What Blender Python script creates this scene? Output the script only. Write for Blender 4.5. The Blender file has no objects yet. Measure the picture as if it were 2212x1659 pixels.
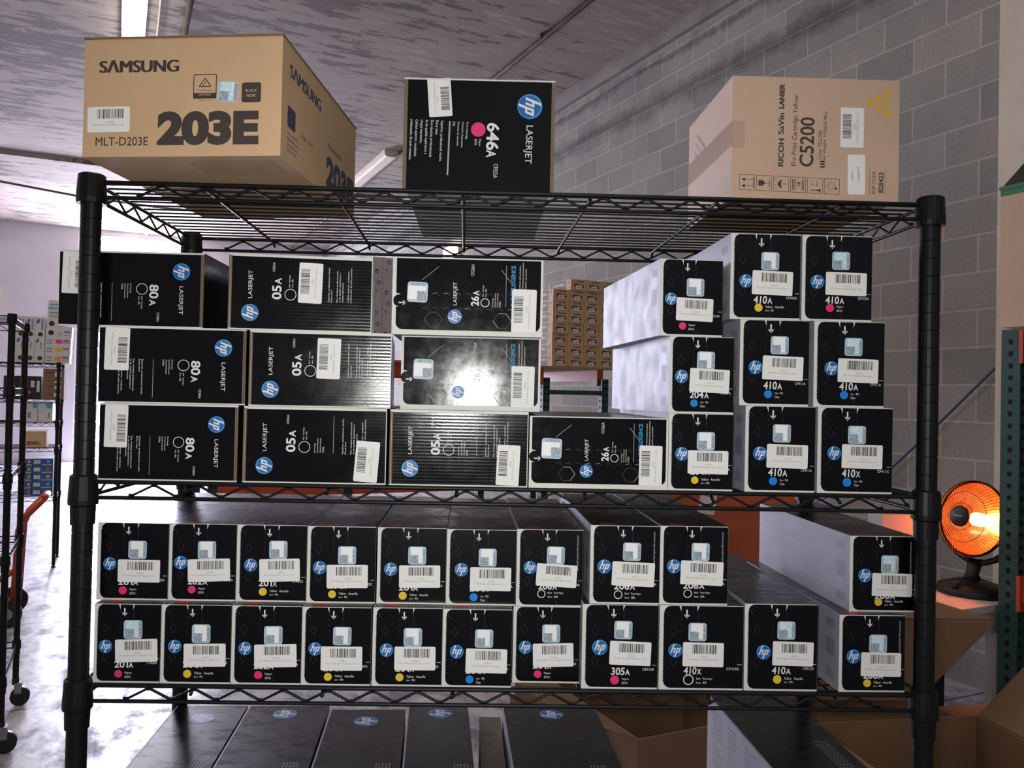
import bpy, math, random
from mathutils import Vector, Matrix

random.seed(7)
SC = bpy.context.scene
COL = SC.collection
PI = math.pi
TH = math.radians(23.2)                       # the room is turned against the shelving unit
NX = Vector((math.cos(TH), math.sin(TH), 0))  # across the room, towards the block wall
WX = Vector((-math.sin(TH), math.cos(TH), 0))  # along the block wall


def room(n, w, z=0.0):
    return NX * n + WX * w + Vector((0, 0, z))


# ------------------------------------------------------------------ camera, world, light, exposure
cam_data = bpy.data.cameras.new('camera')
cam = bpy.data.objects.new('camera', cam_data)
COL.objects.link(cam)
cam_data.sensor_width = 36.0
cam_data.lens = 1750.0 / 2212.0 * 36.0
cam_data.shift_x = 54.68 / 2212.0
cam_data.clip_start = 0.02
cam_data.clip_end = 200
CAM = Vector((0.5264, -1.1340, 1.5163))
rot = (Matrix.Rotation(math.radians(-1.3871), 3, 'Z') @ Matrix.Rotation(math.radians(0.757), 3, 'X')
       @ Matrix.Rotation(math.radians(-1.2165), 3, 'Y') @ Matrix.Rotation(PI / 2, 3, 'X'))
cam.matrix_world = Matrix.Translation(CAM) @ rot.to_4x4()
SC.camera = cam

world = bpy.data.worlds.new('world')
SC.world = world
world.use_nodes = True
world.node_tree.nodes['Background'].inputs[0].default_value = (0.80, 0.86, 1.0, 1)
world.node_tree.nodes['Background'].inputs[1].default_value = 0.03

SC.view_settings.view_transform = 'Standard'
SC.view_settings.look = 'None'
SC.view_settings.gamma = 1.0
SC.view_settings.use_curve_mapping = False
SC.view_settings.exposure = 0.22

FLASH_W = 25.0          # the phone's flash
STRIP_E = 17.0          # lit ceiling strips
DOOR_E = 42.0           # daylight in the dock door
HEATER_E = 90.0

ld = bpy.data.lights.new('camera_flash', 'SPOT')
ld.energy = FLASH_W
ld.spot_size = math.radians(105)
ld.spot_blend = 1.0
ld.shadow_soft_size = 0.012
ld.color = (1.0, 1.0, 0.96)
lo = bpy.data.objects.new('camera_flash', ld)
COL.objects.link(lo)
lo.location = CAM + Vector((-0.03, -0.01, 0.012))
lo.rotation_euler = (PI / 2, 0, 0)


def area_light(name, loc, target, sx, sy, power, color):
    d = bpy.data.lights.new(name, 'AREA')
    d.shape = 'RECTANGLE'
    d.size, d.size_y = sx, sy
    d.energy = power
    d.color = color
    o = bpy.data.objects.new(name, d)
    COL.objects.link(o)
    o.location = loc
    o.rotation_euler = (Vector(target) - Vector(loc)).to_track_quat('-Z', 'Y').to_euler()
    return o


# ------------------------------------------------------------------ materials
MATS = {}


def mat(name, color=(0.5, 0.5, 0.5), rough=0.5, metal=0.0, emit=None, strength=0.0, coat=0.0, spec=None, nodes=None):
    if name in MATS:
        return MATS[name]
    m = bpy.data.materials.new(name)
    m.use_nodes = True
    b = m.node_tree.nodes['Principled BSDF']
    b.inputs['Base Color'].default_value = (*color, 1)
    b.inputs['Roughness'].default_value = rough
    b.inputs['Metallic'].default_value = metal
    if coat:
        b.inputs['Coat Weight'].default_value = coat
        b.inputs['Coat Roughness'].default_value = 0.15
    if spec is not None:
        b.inputs['Specular IOR Level'].default_value = spec
    if emit:
        b.inputs['Emission Color'].default_value = (*emit, 1)
        b.inputs['Emission Strength'].default_value = strength
    if nodes:
        nodes(m.node_tree, b)
    MATS[name] = m
    return m


def nd(t, typ, **kw):
    n = t.nodes.new(typ)
    for k, v in kw.items():
        setattr(n, k, v)
    return n


def coords(t, scale=(1, 1, 1), rotz=0.0, loc=(0, 0, 0)):
    tc = nd(t, 'ShaderNodeTexCoord')
    mp = nd(t, 'ShaderNodeMapping')
    mp.inputs['Scale'].default_value = scale
    mp.inputs['Rotation'].default_value = (0, 0, rotz)
    mp.inputs['Location'].default_value = loc
    t.links.new(tc.outputs['Object'], mp.inputs['Vector'])
    return mp.outputs[0]


def noise(t, vec, scale, detail=4, rough=0.6):
    n = nd(t, 'ShaderNodeTexNoise')
    n.inputs['Scale'].default_value = scale
    n.inputs['Detail'].default_value = detail
    n.inputs['Roughness'].default_value = rough
    t.links.new(vec, n.inputs['Vector'])
    return n.outputs['Fac']


def ramp(t, fac, stops):
    r = nd(t, 'ShaderNodeValToRGB')
    e = r.color_ramp.elements
    while len(e) < len(stops):
        e.new(0.5)
    for i, (p, c) in enumerate(stops):
        e[i].position = p
        e[i].color = (*c, 1) if len(c) == 3 else c
    t.links.new(fac, r.inputs[0])
    return r.outputs[0]


def mixc(t, fac, a, b, mode='MIX'):
    m = nd(t, 'ShaderNodeMix', data_type='RGBA', blend_type=mode)
    for i, v in ((0, fac), (6, a), (7, b)):
        if isinstance(v, (int, float)):
            m.inputs[i].default_value = v
        elif isinstance(v, tuple):
            m.inputs[i].default_value = (*v, 1)
        else:
            t.links.new(v, m.inputs[i])
    return m.outputs[2]


def bump(t, b, h, strength=0.2, dist=0.01):
    n = nd(t, 'ShaderNodeBump')
    n.inputs['Strength'].default_value = strength
    n.inputs['Distance'].default_value = dist
    t.links.new(h, n.inputs['Height'])
    t.links.new(n.outputs[0], b.inputs['Normal'])


def wear(c0, c1, scale, lo=0.35, hi=0.7, bstr=0.0, bscale=None, stretch=(1, 1, 1), r0=None, r1=None):
    def f(t, b):
        v = coords(t, stretch)
        n = noise(t, v, scale)
        t.links.new(ramp(t, n, [(lo, c0), (hi, c1)]), b.inputs['Base Color'])
        if r0 is not None:
            t.links.new(ramp(t, n, [(lo, (r0,) * 3), (hi, (r1,) * 3)]), b.inputs['Roughness'])
        if bstr:
            bump(t, b, noise(t, v, bscale or scale * 4), bstr, 0.004)
    return f


def ribs(period):
    def f(t, b):
        v = coords(t)
        wv = nd(t, 'ShaderNodeTexWave', wave_type='BANDS', bands_direction='Z', wave_profile='SIN')
        wv.inputs['Scale'].default_value = 1.0 / period * 0.314
        wv.inputs['Distortion'].default_value = 1.2
        wv.inputs['Detail'].default_value = 2
        wv.inputs['Detail Scale'].default_value = 3
        t.links.new(v, wv.inputs['Vector'])
        bump(t, b, wv.outputs['Fac'], 0.10, 0.0005)
        t.links.new(ramp(t, noise(t, v, 30), [(0.3, (0.12,) * 3), (0.75, (0.20,) * 3)]), b.inputs['Roughness'])
    return f


def dents(t, b):
    v = coords(t)
    bump(t, b, noise(t, v, 20, 3), 0.06, 0.002)
    t.links.new(ramp(t, noise(t, v, 60), [(0.3, (0.10,) * 3), (0.8, (0.19,) * 3)]), b.inputs['Roughness'])


def scuffs(t, b):
    v = coords(t, (1, 3, 1))
    n = noise(t, v, 14, 6, 0.7)
    t.links.new(ramp(t, n, [(0.4, (0.24,) * 3), (0.70, (0.42,) * 3)]), b.inputs['Roughness'])
    t.links.new(ramp(t, n, [(0.58, (0.007, 0.007, 0.010)), (0.85, (0.030, 0.030, 0.038))]), b.inputs['Base Color'])


M_RACK = mat('black_epoxy_wire', (0.0055, 0.0065, 0.007), 0.42, spec=0.3)
M_RACKG = mat('grey_worn_wire', (0.30, 0.30, 0.31), 0.4, 0.6)
M_BLACK = mat('black_gloss_print', (0.0022, 0.0025, 0.0036), 0.26, spec=0.3)
M_BLACKR = mat('black_fluted_print', (0.0024, 0.0028, 0.004), 0.2, spec=0.3, nodes=ribs(0.0046))
M_BLACKF = mat('black_foil_print', (0.0026, 0.003, 0.0038), 0.25, spec=0.32, nodes=dents)
M_BLACKT = mat('black_carton_top', (0.010, 0.010, 0.012), 0.28, spec=0.32, nodes=scuffs)
M_WHITE = mat('white_carton_board', (0.74, 0.75, 0.70), 0.5)
M_WHITEG = mat('white_coated_board', (0.46, 0.46, 0.54), 0.5, spec=0.14, nodes=wear((0.42, 0.42, 0.50), (0.48, 0.48, 0.565), 30, r0=0.40, r1=0.52))
M_STICK = mat('label_paper', (0.88, 0.88, 0.86), 0.55)
M_INK = mat('label_ink', (0.03, 0.03, 0.03), 0.6)
M_INKG = mat('label_grey_ink', (0.30, 0.30, 0.30), 0.6)
M_TXT = mat('white_print', (0.80, 0.80, 0.80), 0.5)
M_TXTG = mat('light_grey_print', (0.42, 0.42, 0.42), 0.5)
M_SCORE = mat('perforation_score', (0.035, 0.037, 0.04), 0.5)
M_GREYP = mat('grey_print', (0.26, 0.26, 0.31), 0.5)
M_LOGO = mat('logo_blue', (0.015, 0.13, 0.46), 0.4)
M_LOGO2 = mat('logo_light_blue', (0.03, 0.32, 0.68), 0.4)
M_SEAL = mat('seal_foil', (0.46, 0.62, 0.72), 0.45)
M_SEALGLARE = mat('seal_flash_glare', (0.95, 0.97, 0.98), 0.5)  # flash glare on the hologram, painted as a white patch


def mottle(c0, c1, sc):
    def f(t, b):
        t.links.new(ramp(t, noise(t, coords(t), sc, 2), [(0.46, c0), (0.54, c1)]), b.inputs['Base Color'])
    return f


M_SEALG = mat('seal_grey_patch', (0.35, 0.42, 0.5), 0.5, nodes=mottle((0.20, 0.27, 0.34), (0.46, 0.54, 0.62), 900))
M_SEALC = mat('seal_cyan_pattern', (0.6, 0.85, 0.9), 0.35, nodes=mottle((0.50, 0.78, 0.85), (0.85, 0.95, 0.97), 500))
DOTS = {'magenta': mat('magenta_print', (0.84, 0.03, 0.18), 0.5), 'yellow': mat('yellow_print', (0.83, 0.58, 0.04), 0.5),
        'cyan': mat('cyan_print', (0.0, 0.24, 0.78), 0.5)}
M_REDP = mat('red_print', (0.55, 0.04, 0.05), 0.5)
M_CYANT = mat('bright_blue_print', (0.0, 0.30, 0.62), 0.5)
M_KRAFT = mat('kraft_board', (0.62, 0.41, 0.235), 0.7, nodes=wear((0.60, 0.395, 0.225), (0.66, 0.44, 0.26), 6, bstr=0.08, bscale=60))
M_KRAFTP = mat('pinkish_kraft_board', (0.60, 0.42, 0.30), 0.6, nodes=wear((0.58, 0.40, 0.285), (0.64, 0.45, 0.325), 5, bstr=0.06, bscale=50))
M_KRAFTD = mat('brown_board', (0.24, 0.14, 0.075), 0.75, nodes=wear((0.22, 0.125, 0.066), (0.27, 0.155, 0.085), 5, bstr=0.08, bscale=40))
M_FLUTE = mat('board_edge', (0.19, 0.14, 0.09), 0.85)
M_TAPE = mat('clear_tape', (0.52, 0.35, 0.25), 0.12, spec=0.8)
M_BPRINT = mat('brown_black_print', (0.055, 0.042, 0.035), 0.6)
M_NPRINT = mat('navy_print', (0.05, 0.06, 0.11), 0.6)
M_YELP = mat('yellow_ink', (0.72, 0.45, 0.03), 0.6)
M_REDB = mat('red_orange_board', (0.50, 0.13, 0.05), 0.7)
M_ORANGE = mat('orange_enamel', (0.62, 0.09, 0.03), 0.45, nodes=wear((0.60, 0.085, 0.03), (0.50, 0.07, 0.03), 8))
M_GREEN = mat('green_enamel', (0.012, 0.060, 0.050), 0.45, nodes=wear((0.011, 0.055, 0.046), (0.02, 0.08, 0.066), 9))
M_HOLE = mat('dark_hole', (0.004, 0.004, 0.004), 0.9)
M_TAPEG = mat('green_tape', (0.01, 0.16, 0.07), 0.4)
M_DARK = mat('dark_plastic', (0.010, 0.010, 0.011), 0.5)
M_CREAM = mat('cream_paint', (0.66, 0.58, 0.47), 0.5, nodes=wear((0.62, 0.54, 0.44), (0.70, 0.62, 0.51), 3))
M_WOOD = mat('deck_board', (0.40, 0.26, 0.14), 0.75)
M_DUSTY = mat('dusty_grey_brown_board', (0.13, 0.11, 0.09), 0.85, nodes=wear((0.10, 0.085, 0.07), (0.17, 0.145, 0.12), 25))
M_WHITEP = mat('white_laminate', (0.68, 0.67, 0.68), 0.4)
M_CORD = mat('blue_cable', (0.05, 0.06, 0.17), 0.5)


# ------------------------------------------------------------------ mesh builder
def frame_of(d):
    d = d.normalized()
    a = Vector((0, 0, 1)) if abs(d.z) < 0.9 else Vector((1, 0, 0))
    u = d.cross(a).normalized()
    return u, d.cross(u).normalized()


class MB:
    def __init__(self):
        self.v, self.f, self.mi, self.mats, self.sm = [], [], [], [], []

    def m(self, material):
        if material not in self.mats:
            self.mats.append(material)
        return self.mats.index(material)

    def poly(self, pts, material, smooth=False):
        k = len(self.v)
        self.v += [tuple(p) for p in pts]
        self.f.append(tuple(range(k, k + len(pts))))
        self.mi.append(self.m(material))
        self.sm.append(smooth)

    def mesh(self, verts, faces, material, smooth=False):
        k = len(self.v)
        self.v += [tuple(p) for p in verts]
        i = self.m(material)
        for f in faces:
            self.f.append(tuple(k + a for a in f))
            self.mi.append(i)
            self.sm.append(smooth)

    def box(self, x0, x1, y0, y1, z0, z1, material, faces=None, skip=()):
        P = [(x0, y0, z0), (x1, y0, z0), (x1, y1, z0), (x0, y1, z0), (x0, y0, z1), (x1, y0, z1), (x1, y1, z1), (x0, y1, z1)]
        Q = {'bottom': (0, 3, 2, 1), 'top': (4, 5, 6, 7), 'front': (0, 1, 5, 4), 'back': (2, 3, 7, 6), 'left': (3, 0, 4, 7), 'right': (1, 2, 6, 5)}
        k = len(self.v)
        self.v += P
        for n, q in Q.items():
            if n in skip:
                continue
            self.f.append(tuple(k + a for a in q))
            self.mi.append(self.m((faces or {}).get(n, material)))
            self.sm.append(False)

    def obox(self, c, ax, ay, az, sx, sy, sz, material):
        c = Vector(c)
        P = [c + ax * (sx * i) + ay * (sy * j) + az * (sz * k) for k in (-.5, .5) for j in (-.5, .5) for i in (-.5, .5)]
        self.mesh(P, [(0, 2, 3, 1), (4, 5, 7, 6), (0, 1, 5, 4), (2, 6, 7, 3), (0, 4, 6, 2), (1, 3, 7, 5)], material)

    def tube(self, pts, r, material, seg=8, caps=True, radii=None):
        pts = [Vector(p) for p in pts]
        n = len(pts)
        vs, fs = [], []
        u = None
        for i, p in enumerate(pts):
            d = (pts[min(i + 1, n - 1)] - pts[max(i - 1, 0)]).normalized()
            if u is None:
                u, w = frame_of(d)
            else:
                u = (u - d * u.dot(d)).normalized()
                w = d.cross(u).normalized()
            rr = radii[i] if radii else r
            for s in range(seg):
                a = 2 * PI * s / seg
                vs.append(p + u * (rr * math.cos(a)) + w * (rr * math.sin(a)))
        for i in range(n - 1):
            for s in range(seg):
                t = (s + 1) % seg
                fs.append((i * seg + s, i * seg + t, (i + 1) * seg + t, (i + 1) * seg + s))
        self.mesh(vs, fs, material, True)
        if caps:
            k = len(self.v) - len(vs)
            self.f.append(tuple(k + s for s in reversed(range(seg))))
            self.f.append(tuple(k + (n - 1) * seg + s for s in range(seg)))
            self.mi += [self.m(material)] * 2
            self.sm += [False] * 2

    def lathe(self, prof, material, seg=24, origin=(0, 0, 0), ax=None, smooth=True):
        """prof: (radius, height) pairs turned round the z axis (or ax)."""
        o = Vector(origin)
        d = Vector(ax).normalized() if ax is not None else Vector((0, 0, 1))
        if ax is None:
            u, w = Vector((1, 0, 0)), Vector((0, 1, 0))
        else:
            u, w = frame_of(d)
        vs, fs = [], []
        for r, h in prof:
            for s in range(seg):
                a = 2 * PI * s / seg
                vs.append(o + d * h + u * (r * math.cos(a)) + w * (r * math.sin(a)))
        for i in range(len(prof) - 1):
            for s in range(seg):
                t = (s + 1) % seg
                fs.append((i * seg + s, i * seg + t, (i + 1) * seg + t, (i + 1) * seg + s))
        self.mesh(vs, fs, material, smooth)

    def build(self, name, parent=None, loc=None, rotz=None):
        me = bpy.data.meshes.new(name)
        me.from_pydata(self.v, [], self.f)
        for x in self.mats:
            me.materials.append(x)
        me.polygons.foreach_set('material_index', self.mi)
        me.polygons.foreach_set('use_smooth', self.sm)
        me.update()
        o = bpy.data.objects.new(name, me)
        COL.objects.link(o)
        if parent:
            o.parent = parent
        if loc is not None:
            o.location = loc
        if rotz is not None:
            o.rotation_euler = (0, 0, rotz)
        return o


def tag(o, label, cat, group=None):
    o['label'] = label
    o['category'] = cat
    if group:
        o['group'] = group
    return o


def thing(name, label, cat, loc=(0, 0, 0), rotz=0.0, group=None):
    o = bpy.data.objects.new(name, None)
    o.empty_display_size = 0.05
    COL.objects.link(o)
    o.location = loc
    o.rotation_euler = (0, 0, rotz)
    return tag(o, label, cat, group)


def struct(o):
    o['kind'] = 'structure'
    return o


def dup(root, loc, rotz, label):
    r = root.copy()
    COL.objects.link(r)
    r.location = loc
    r.rotation_euler = (0, 0, rotz)
    r['label'] = label
    for ch in root.children:
        c = ch.copy()
        COL.objects.link(c)
        c.parent = r
        for g in ch.children:
            d = g.copy()
            COL.objects.link(d)
            d.parent = c
    return r


# ------------------------------------------------------------------ lettering
TXT = {}


def text_mesh(s, bold=0.0, shear=0.0):
    k = (s, bold, shear)
    if k in TXT:
        return TXT[k]
    cu = bpy.data.curves.new('lettering', 'FONT')
    cu.body = s
    cu.size = 1.0
    cu.offset = bold
    cu.shear = shear
    cu.resolution_u = 6 if len(s) < 10 else 2
    cu.fill_mode = 'FRONT'
    ob = bpy.data.objects.new('lettering', cu)
    me = bpy.data.meshes.new_from_object(ob)
    V = [(v.co.x, v.co.y) for v in me.vertices]
    F = [tuple(p.vertices) for p in me.polygons]
    bpy.data.objects.remove(ob)
    bpy.data.curves.remove(cu)
    bpy.data.meshes.remove(me)
    x0 = min(v[0] for v in V); x1 = max(v[0] for v in V)
    y0 = min(v[1] for v in V); y1 = max(v[1] for v in V)
    sx, sy = max(x1 - x0, 1e-6), max(y1 - y0, 1e-6)
    TXT[k] = ([((v[0] - x0) / sx - .5, (v[1] - y0) / sy - .5) for v in V], F, sx / sy)
    return TXT[k]


EPS = 0.00012


class Face:
    """A flat face: origin at its lower left corner, R to the right, U up, N towards the viewer."""

    def __init__(self, mb, o, R, U):
        self.mb, self.o, self.R, self.U = mb, Vector(o), Vector(R).normalized(), Vector(U).normalized()
        self.N = self.R.cross(self.U)

    def p(self, x, y, k):
        return self.o + self.R * x + self.U * y + self.N * (EPS * k)

    def sub(self, cx, cy, rot, k=0.0):
        c, s = math.cos(math.radians(rot)), math.sin(math.radians(rot))
        return Face(self.mb, self.p(cx, cy, k), self.R * c + self.U * s, self.U * c - self.R * s)

    def poly(self, pts, material, k=1):
        self.mb.poly([self.p(x, y, k) for x, y in pts], material)

    def rect(self, x0, y0, x1, y1, material, k=1):
        self.poly([(x0, y0), (x1, y0), (x1, y1), (x0, y1)], material, k)

    @staticmethod
    def rr(x0, y0, x1, y1, r, corners=(1, 1, 1, 1), n=5):
        pts = []
        for i, (cx, cy, a0, on) in enumerate(((x0 + r, y0 + r, 180, corners[0]), (x1 - r, y0 + r, 270, corners[1]), (x1 - r, y1 - r, 0, corners[2]), (x0 + r, y1 - r, 90, corners[3]))):
            if on:
                for j in range(n + 1):
                    a = math.radians(a0 + 90 * j / n)
                    pts.append((cx + r * math.cos(a), cy + r * math.sin(a)))
            else:
                pts.append(((x0, y0), (x1, y0), (x1, y1), (x0, y1))[i])
        return pts

    def rrect(self, x0, y0, x1, y1, r, material, k=1, corners=(1, 1, 1, 1)):
        self.poly(self.rr(x0, y0, x1, y1, r, corners), material, k)

    def plate(self, x0, y0, x1, y1, r, t, material):
        """A rounded plate with a real thickness t."""
        a = self.rr(x0, y0, x1, y1, r)
        n = len(a)
        B = [self.p(x, y, 0) for x, y in a]
        T = [b + self.N * t for b in B]
        self.mb.mesh(B + T, [tuple(range(n, 2 * n))] + [(i, (i + 1) % n, n + (i + 1) % n, n + i) for i in range(n)], material)

    def disc(self, cx, cy, r, material, k=1, n=28):
        self.poly([(cx + r * math.cos(2 * PI * i / n), cy + r * math.sin(2 * PI * i / n)) for i in range(n)], material, k)

    def ring(self, cx, cy, r, r2, material, k=1, n=28):
        for i in range(n):
            a, b = 2 * PI * i / n, 2 * PI * (i + 1) / n
            self.poly([(cx + q * math.cos(t), cy + q * math.sin(t)) for q, t in ((r2, a), (r, a), (r, b), (r2, b))], material, k)

    def line(self, x0, y0, x1, y1, w, material, k=1):
        d = Vector((x1 - x0, y1 - y0))
        d.normalize()
        a, b = -d.y * w / 2, d.x * w / 2
        self.poly([(x0 - a, y0 - b), (x1 - a, y1 - b), (x1 + a, y1 + b), (x0 + a, y0 + b)], material, k)

    def text(self, s, cx, cy, w, h, material, rot=0.0, bold=0.0, shear=0.0, k=2):
        if bold > 0 and any(ch in 'MWV' for ch in s):
            for dx in (-.5, 0, .5):
                self.text(s, cx + dx * bold * h * 2.2 * math.cos(math.radians(rot)), cy + dx * bold * h * 2.2 * math.sin(math.radians(rot)), w, h, material, rot, 0, shear, k + dx * .4)
            return
        V, F, asp = text_mesh(s, bold, shear)
        if w is None:
            w = h * asp
        c, sn = math.cos(math.radians(rot)), math.sin(math.radians(rot))
        P = []
        for x, y in V:
            a, b = x * w, y * h
            P.append(self.p(cx + a * c - b * sn, cy + a * sn + b * c, k))
        self.mb.mesh(P, F, material)

    def block(self, lines, x, y, h, pitch, material, rot=0.0, k=2, bold=0.0, ws=None):
        """Left aligned lines; (x, y) is the start of the first line, running along rot."""
        c, sn = math.cos(math.radians(rot)), math.sin(math.radians(rot))
        for i, s in enumerate(lines):
            if not s:
                continue
            w = text_mesh(s, bold)[2] * h * 0.78
            if ws:
                w = ws * len(s)
            a, b = w / 2, -i * pitch
            self.text(s, x + a * c - b * sn, y + a * sn + b * c, w, h, material, rot, bold, 0, k)

    def barcode(self, x0, y0, x1, y1, seed, material=None, k=3):
        rnd = random.Random(seed)
        x = x0
        while x < x1:
            w = rnd.choice((0.0005, 0.0005, 0.0009, 0.0013)) * (x1 - x0) / 0.036
            if x + w > x1:
                break
            self.rect(x, y0, x + w, y1, material or M_INK, k)
            x += w + rnd.choice((0.0005, 0.0008, 0.0012)) * (x1 - x0) / 0.036

    def logo(self, cx, cy, r, rot=0.0, k=2):
        f = self.sub(cx, cy, rot)
        f.disc(0, 0, r, M_LOGO2, k)
        f.disc(r * .02, -r * .05, r * .88, M_LOGO, k + .5)

        def q(pts):
            f.poly([((x + .36 * y) * r, y * r) for x, y in pts], M_TXT, k + 1.5)
        # h: long stem, shoulder and leg; p: long stem and bowl
        q([(-.62, -.36), (-.40, -.36), (-.40, .90), (-.62, .90)])
        q([(-.40, .16), (-.22, .16), (-.05, .36), (-.40, .36)])
        q([(-.22, -.36), (-.03, -.36), (-.03, .30), (-.05, .36), (-.22, .20)])
        q([(.10, -.90), (.31, -.90), (.31, .36), (.10, .36)])
        q([(.31, .18), (.46, .18), (.66, .30), (.60, .36), (.31, .36)])
        q([(.46, -.20), (.66, -.28), (.66, .30), (.46, .20)])
        q([(.31, -.36), (.60, -.36), (.66, -.28), (.46, -.20), (.31, -.20)])

    def arrow(self, cx, cy, h, rot, material, k=3):
        f = self.sub(cx, cy, rot)
        w = h * .085
        f.rect(-w, -h * .40, w, h * .5, material, k)
        for s in (-1, 1):
            f.poly([(0, -h * .5), (s * h * .30, -h * .16), (s * h * .30, -h * .02), (0, -h * .30)][::s], material, k)


def price_label(parent, face_o, R, U, cx, cy, w, h, rot, code, desc, seed):
    """A white barcode sticker with its thickness."""
    mb = MB()
    base = Face(mb, face_o, R, U)
    f = base.sub(cx, cy, rot, 2.5)
    f.plate(-w / 2, -h / 2, w / 2, h / 2, h * .06, 0.00035, M_STICK)
    g = Face(mb, f.p(0, 0, 3), f.R, f.U)
    g.barcode(-w * .27, h * .04, w * .36, h * .41, seed, k=1)
    g.text(code, 0.03 * w, -h * .10, w * .17, h * .06, M_INKG, k=1)
    g.text(desc, 0, -h * .22, min(w * .80, w * .0265 * len(desc)), h * .075, M_INKG, k=1)
    return mb.build('barcode_label', parent)


def security_seal(parent, face_o, R, U, cx, cy, s, rot=0.0, cyan=False, style=0):
    mb = MB()
    f = Face(mb, face_o, R, U).sub(cx, cy, rot, 2)
    f.plate(-s / 2, -s / 2, s / 2, s / 2, s * .14, 0.0002, M_SEAL)
    g = Face(mb, f.p(0, 0, 2), f.R, f.U)
    wm = M_SEALC if cyan else M_SEALGLARE
    if style == 0:
        g.rect(-.36 * s, .02 * s, .30 * s, .46 * s, wm, 1)
        g.rect(.06 * s, -.40 * s, .30 * s, .02 * s, M_SEALGLARE if not cyan else M_SEALC, 1)
        g.rect(-.42 * s, -.44 * s, .06 * s, .02 * s, M_SEALG, 1)
        rnd = random.Random(int(cx * 1e5))
        y = -.38 * s
        while y < .34 * s:
            t = rnd.choice((.02, .03, .045)) * s
            g.rect(.33 * s, y, .47 * s, y + t, M_GREYP, 1)
            y += t + rnd.choice((.025, .04)) * s
    return mb.build('security_seal', parent)


# ------------------------------------------------------------------ small toner cartons (end panel towards the aisle)
KIND = {'magenta': ('Magenta', '\u54c1\u7ea2\u8272'), 'yellow': ('Yellow   Amarillo', 'Jaune   \u9ec4\u8272'), 'cyan': ('Cyan   \u9752\u8272', 'Cian'), 'ring': ('Black   Tinta Negra', 'Noire   \u9ed1\u8272')}
WORD = {'magenta': 'Magenta', 'yellow': 'Yellow', 'cyan': 'Cyan', 'ring': 'Black'}


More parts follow.
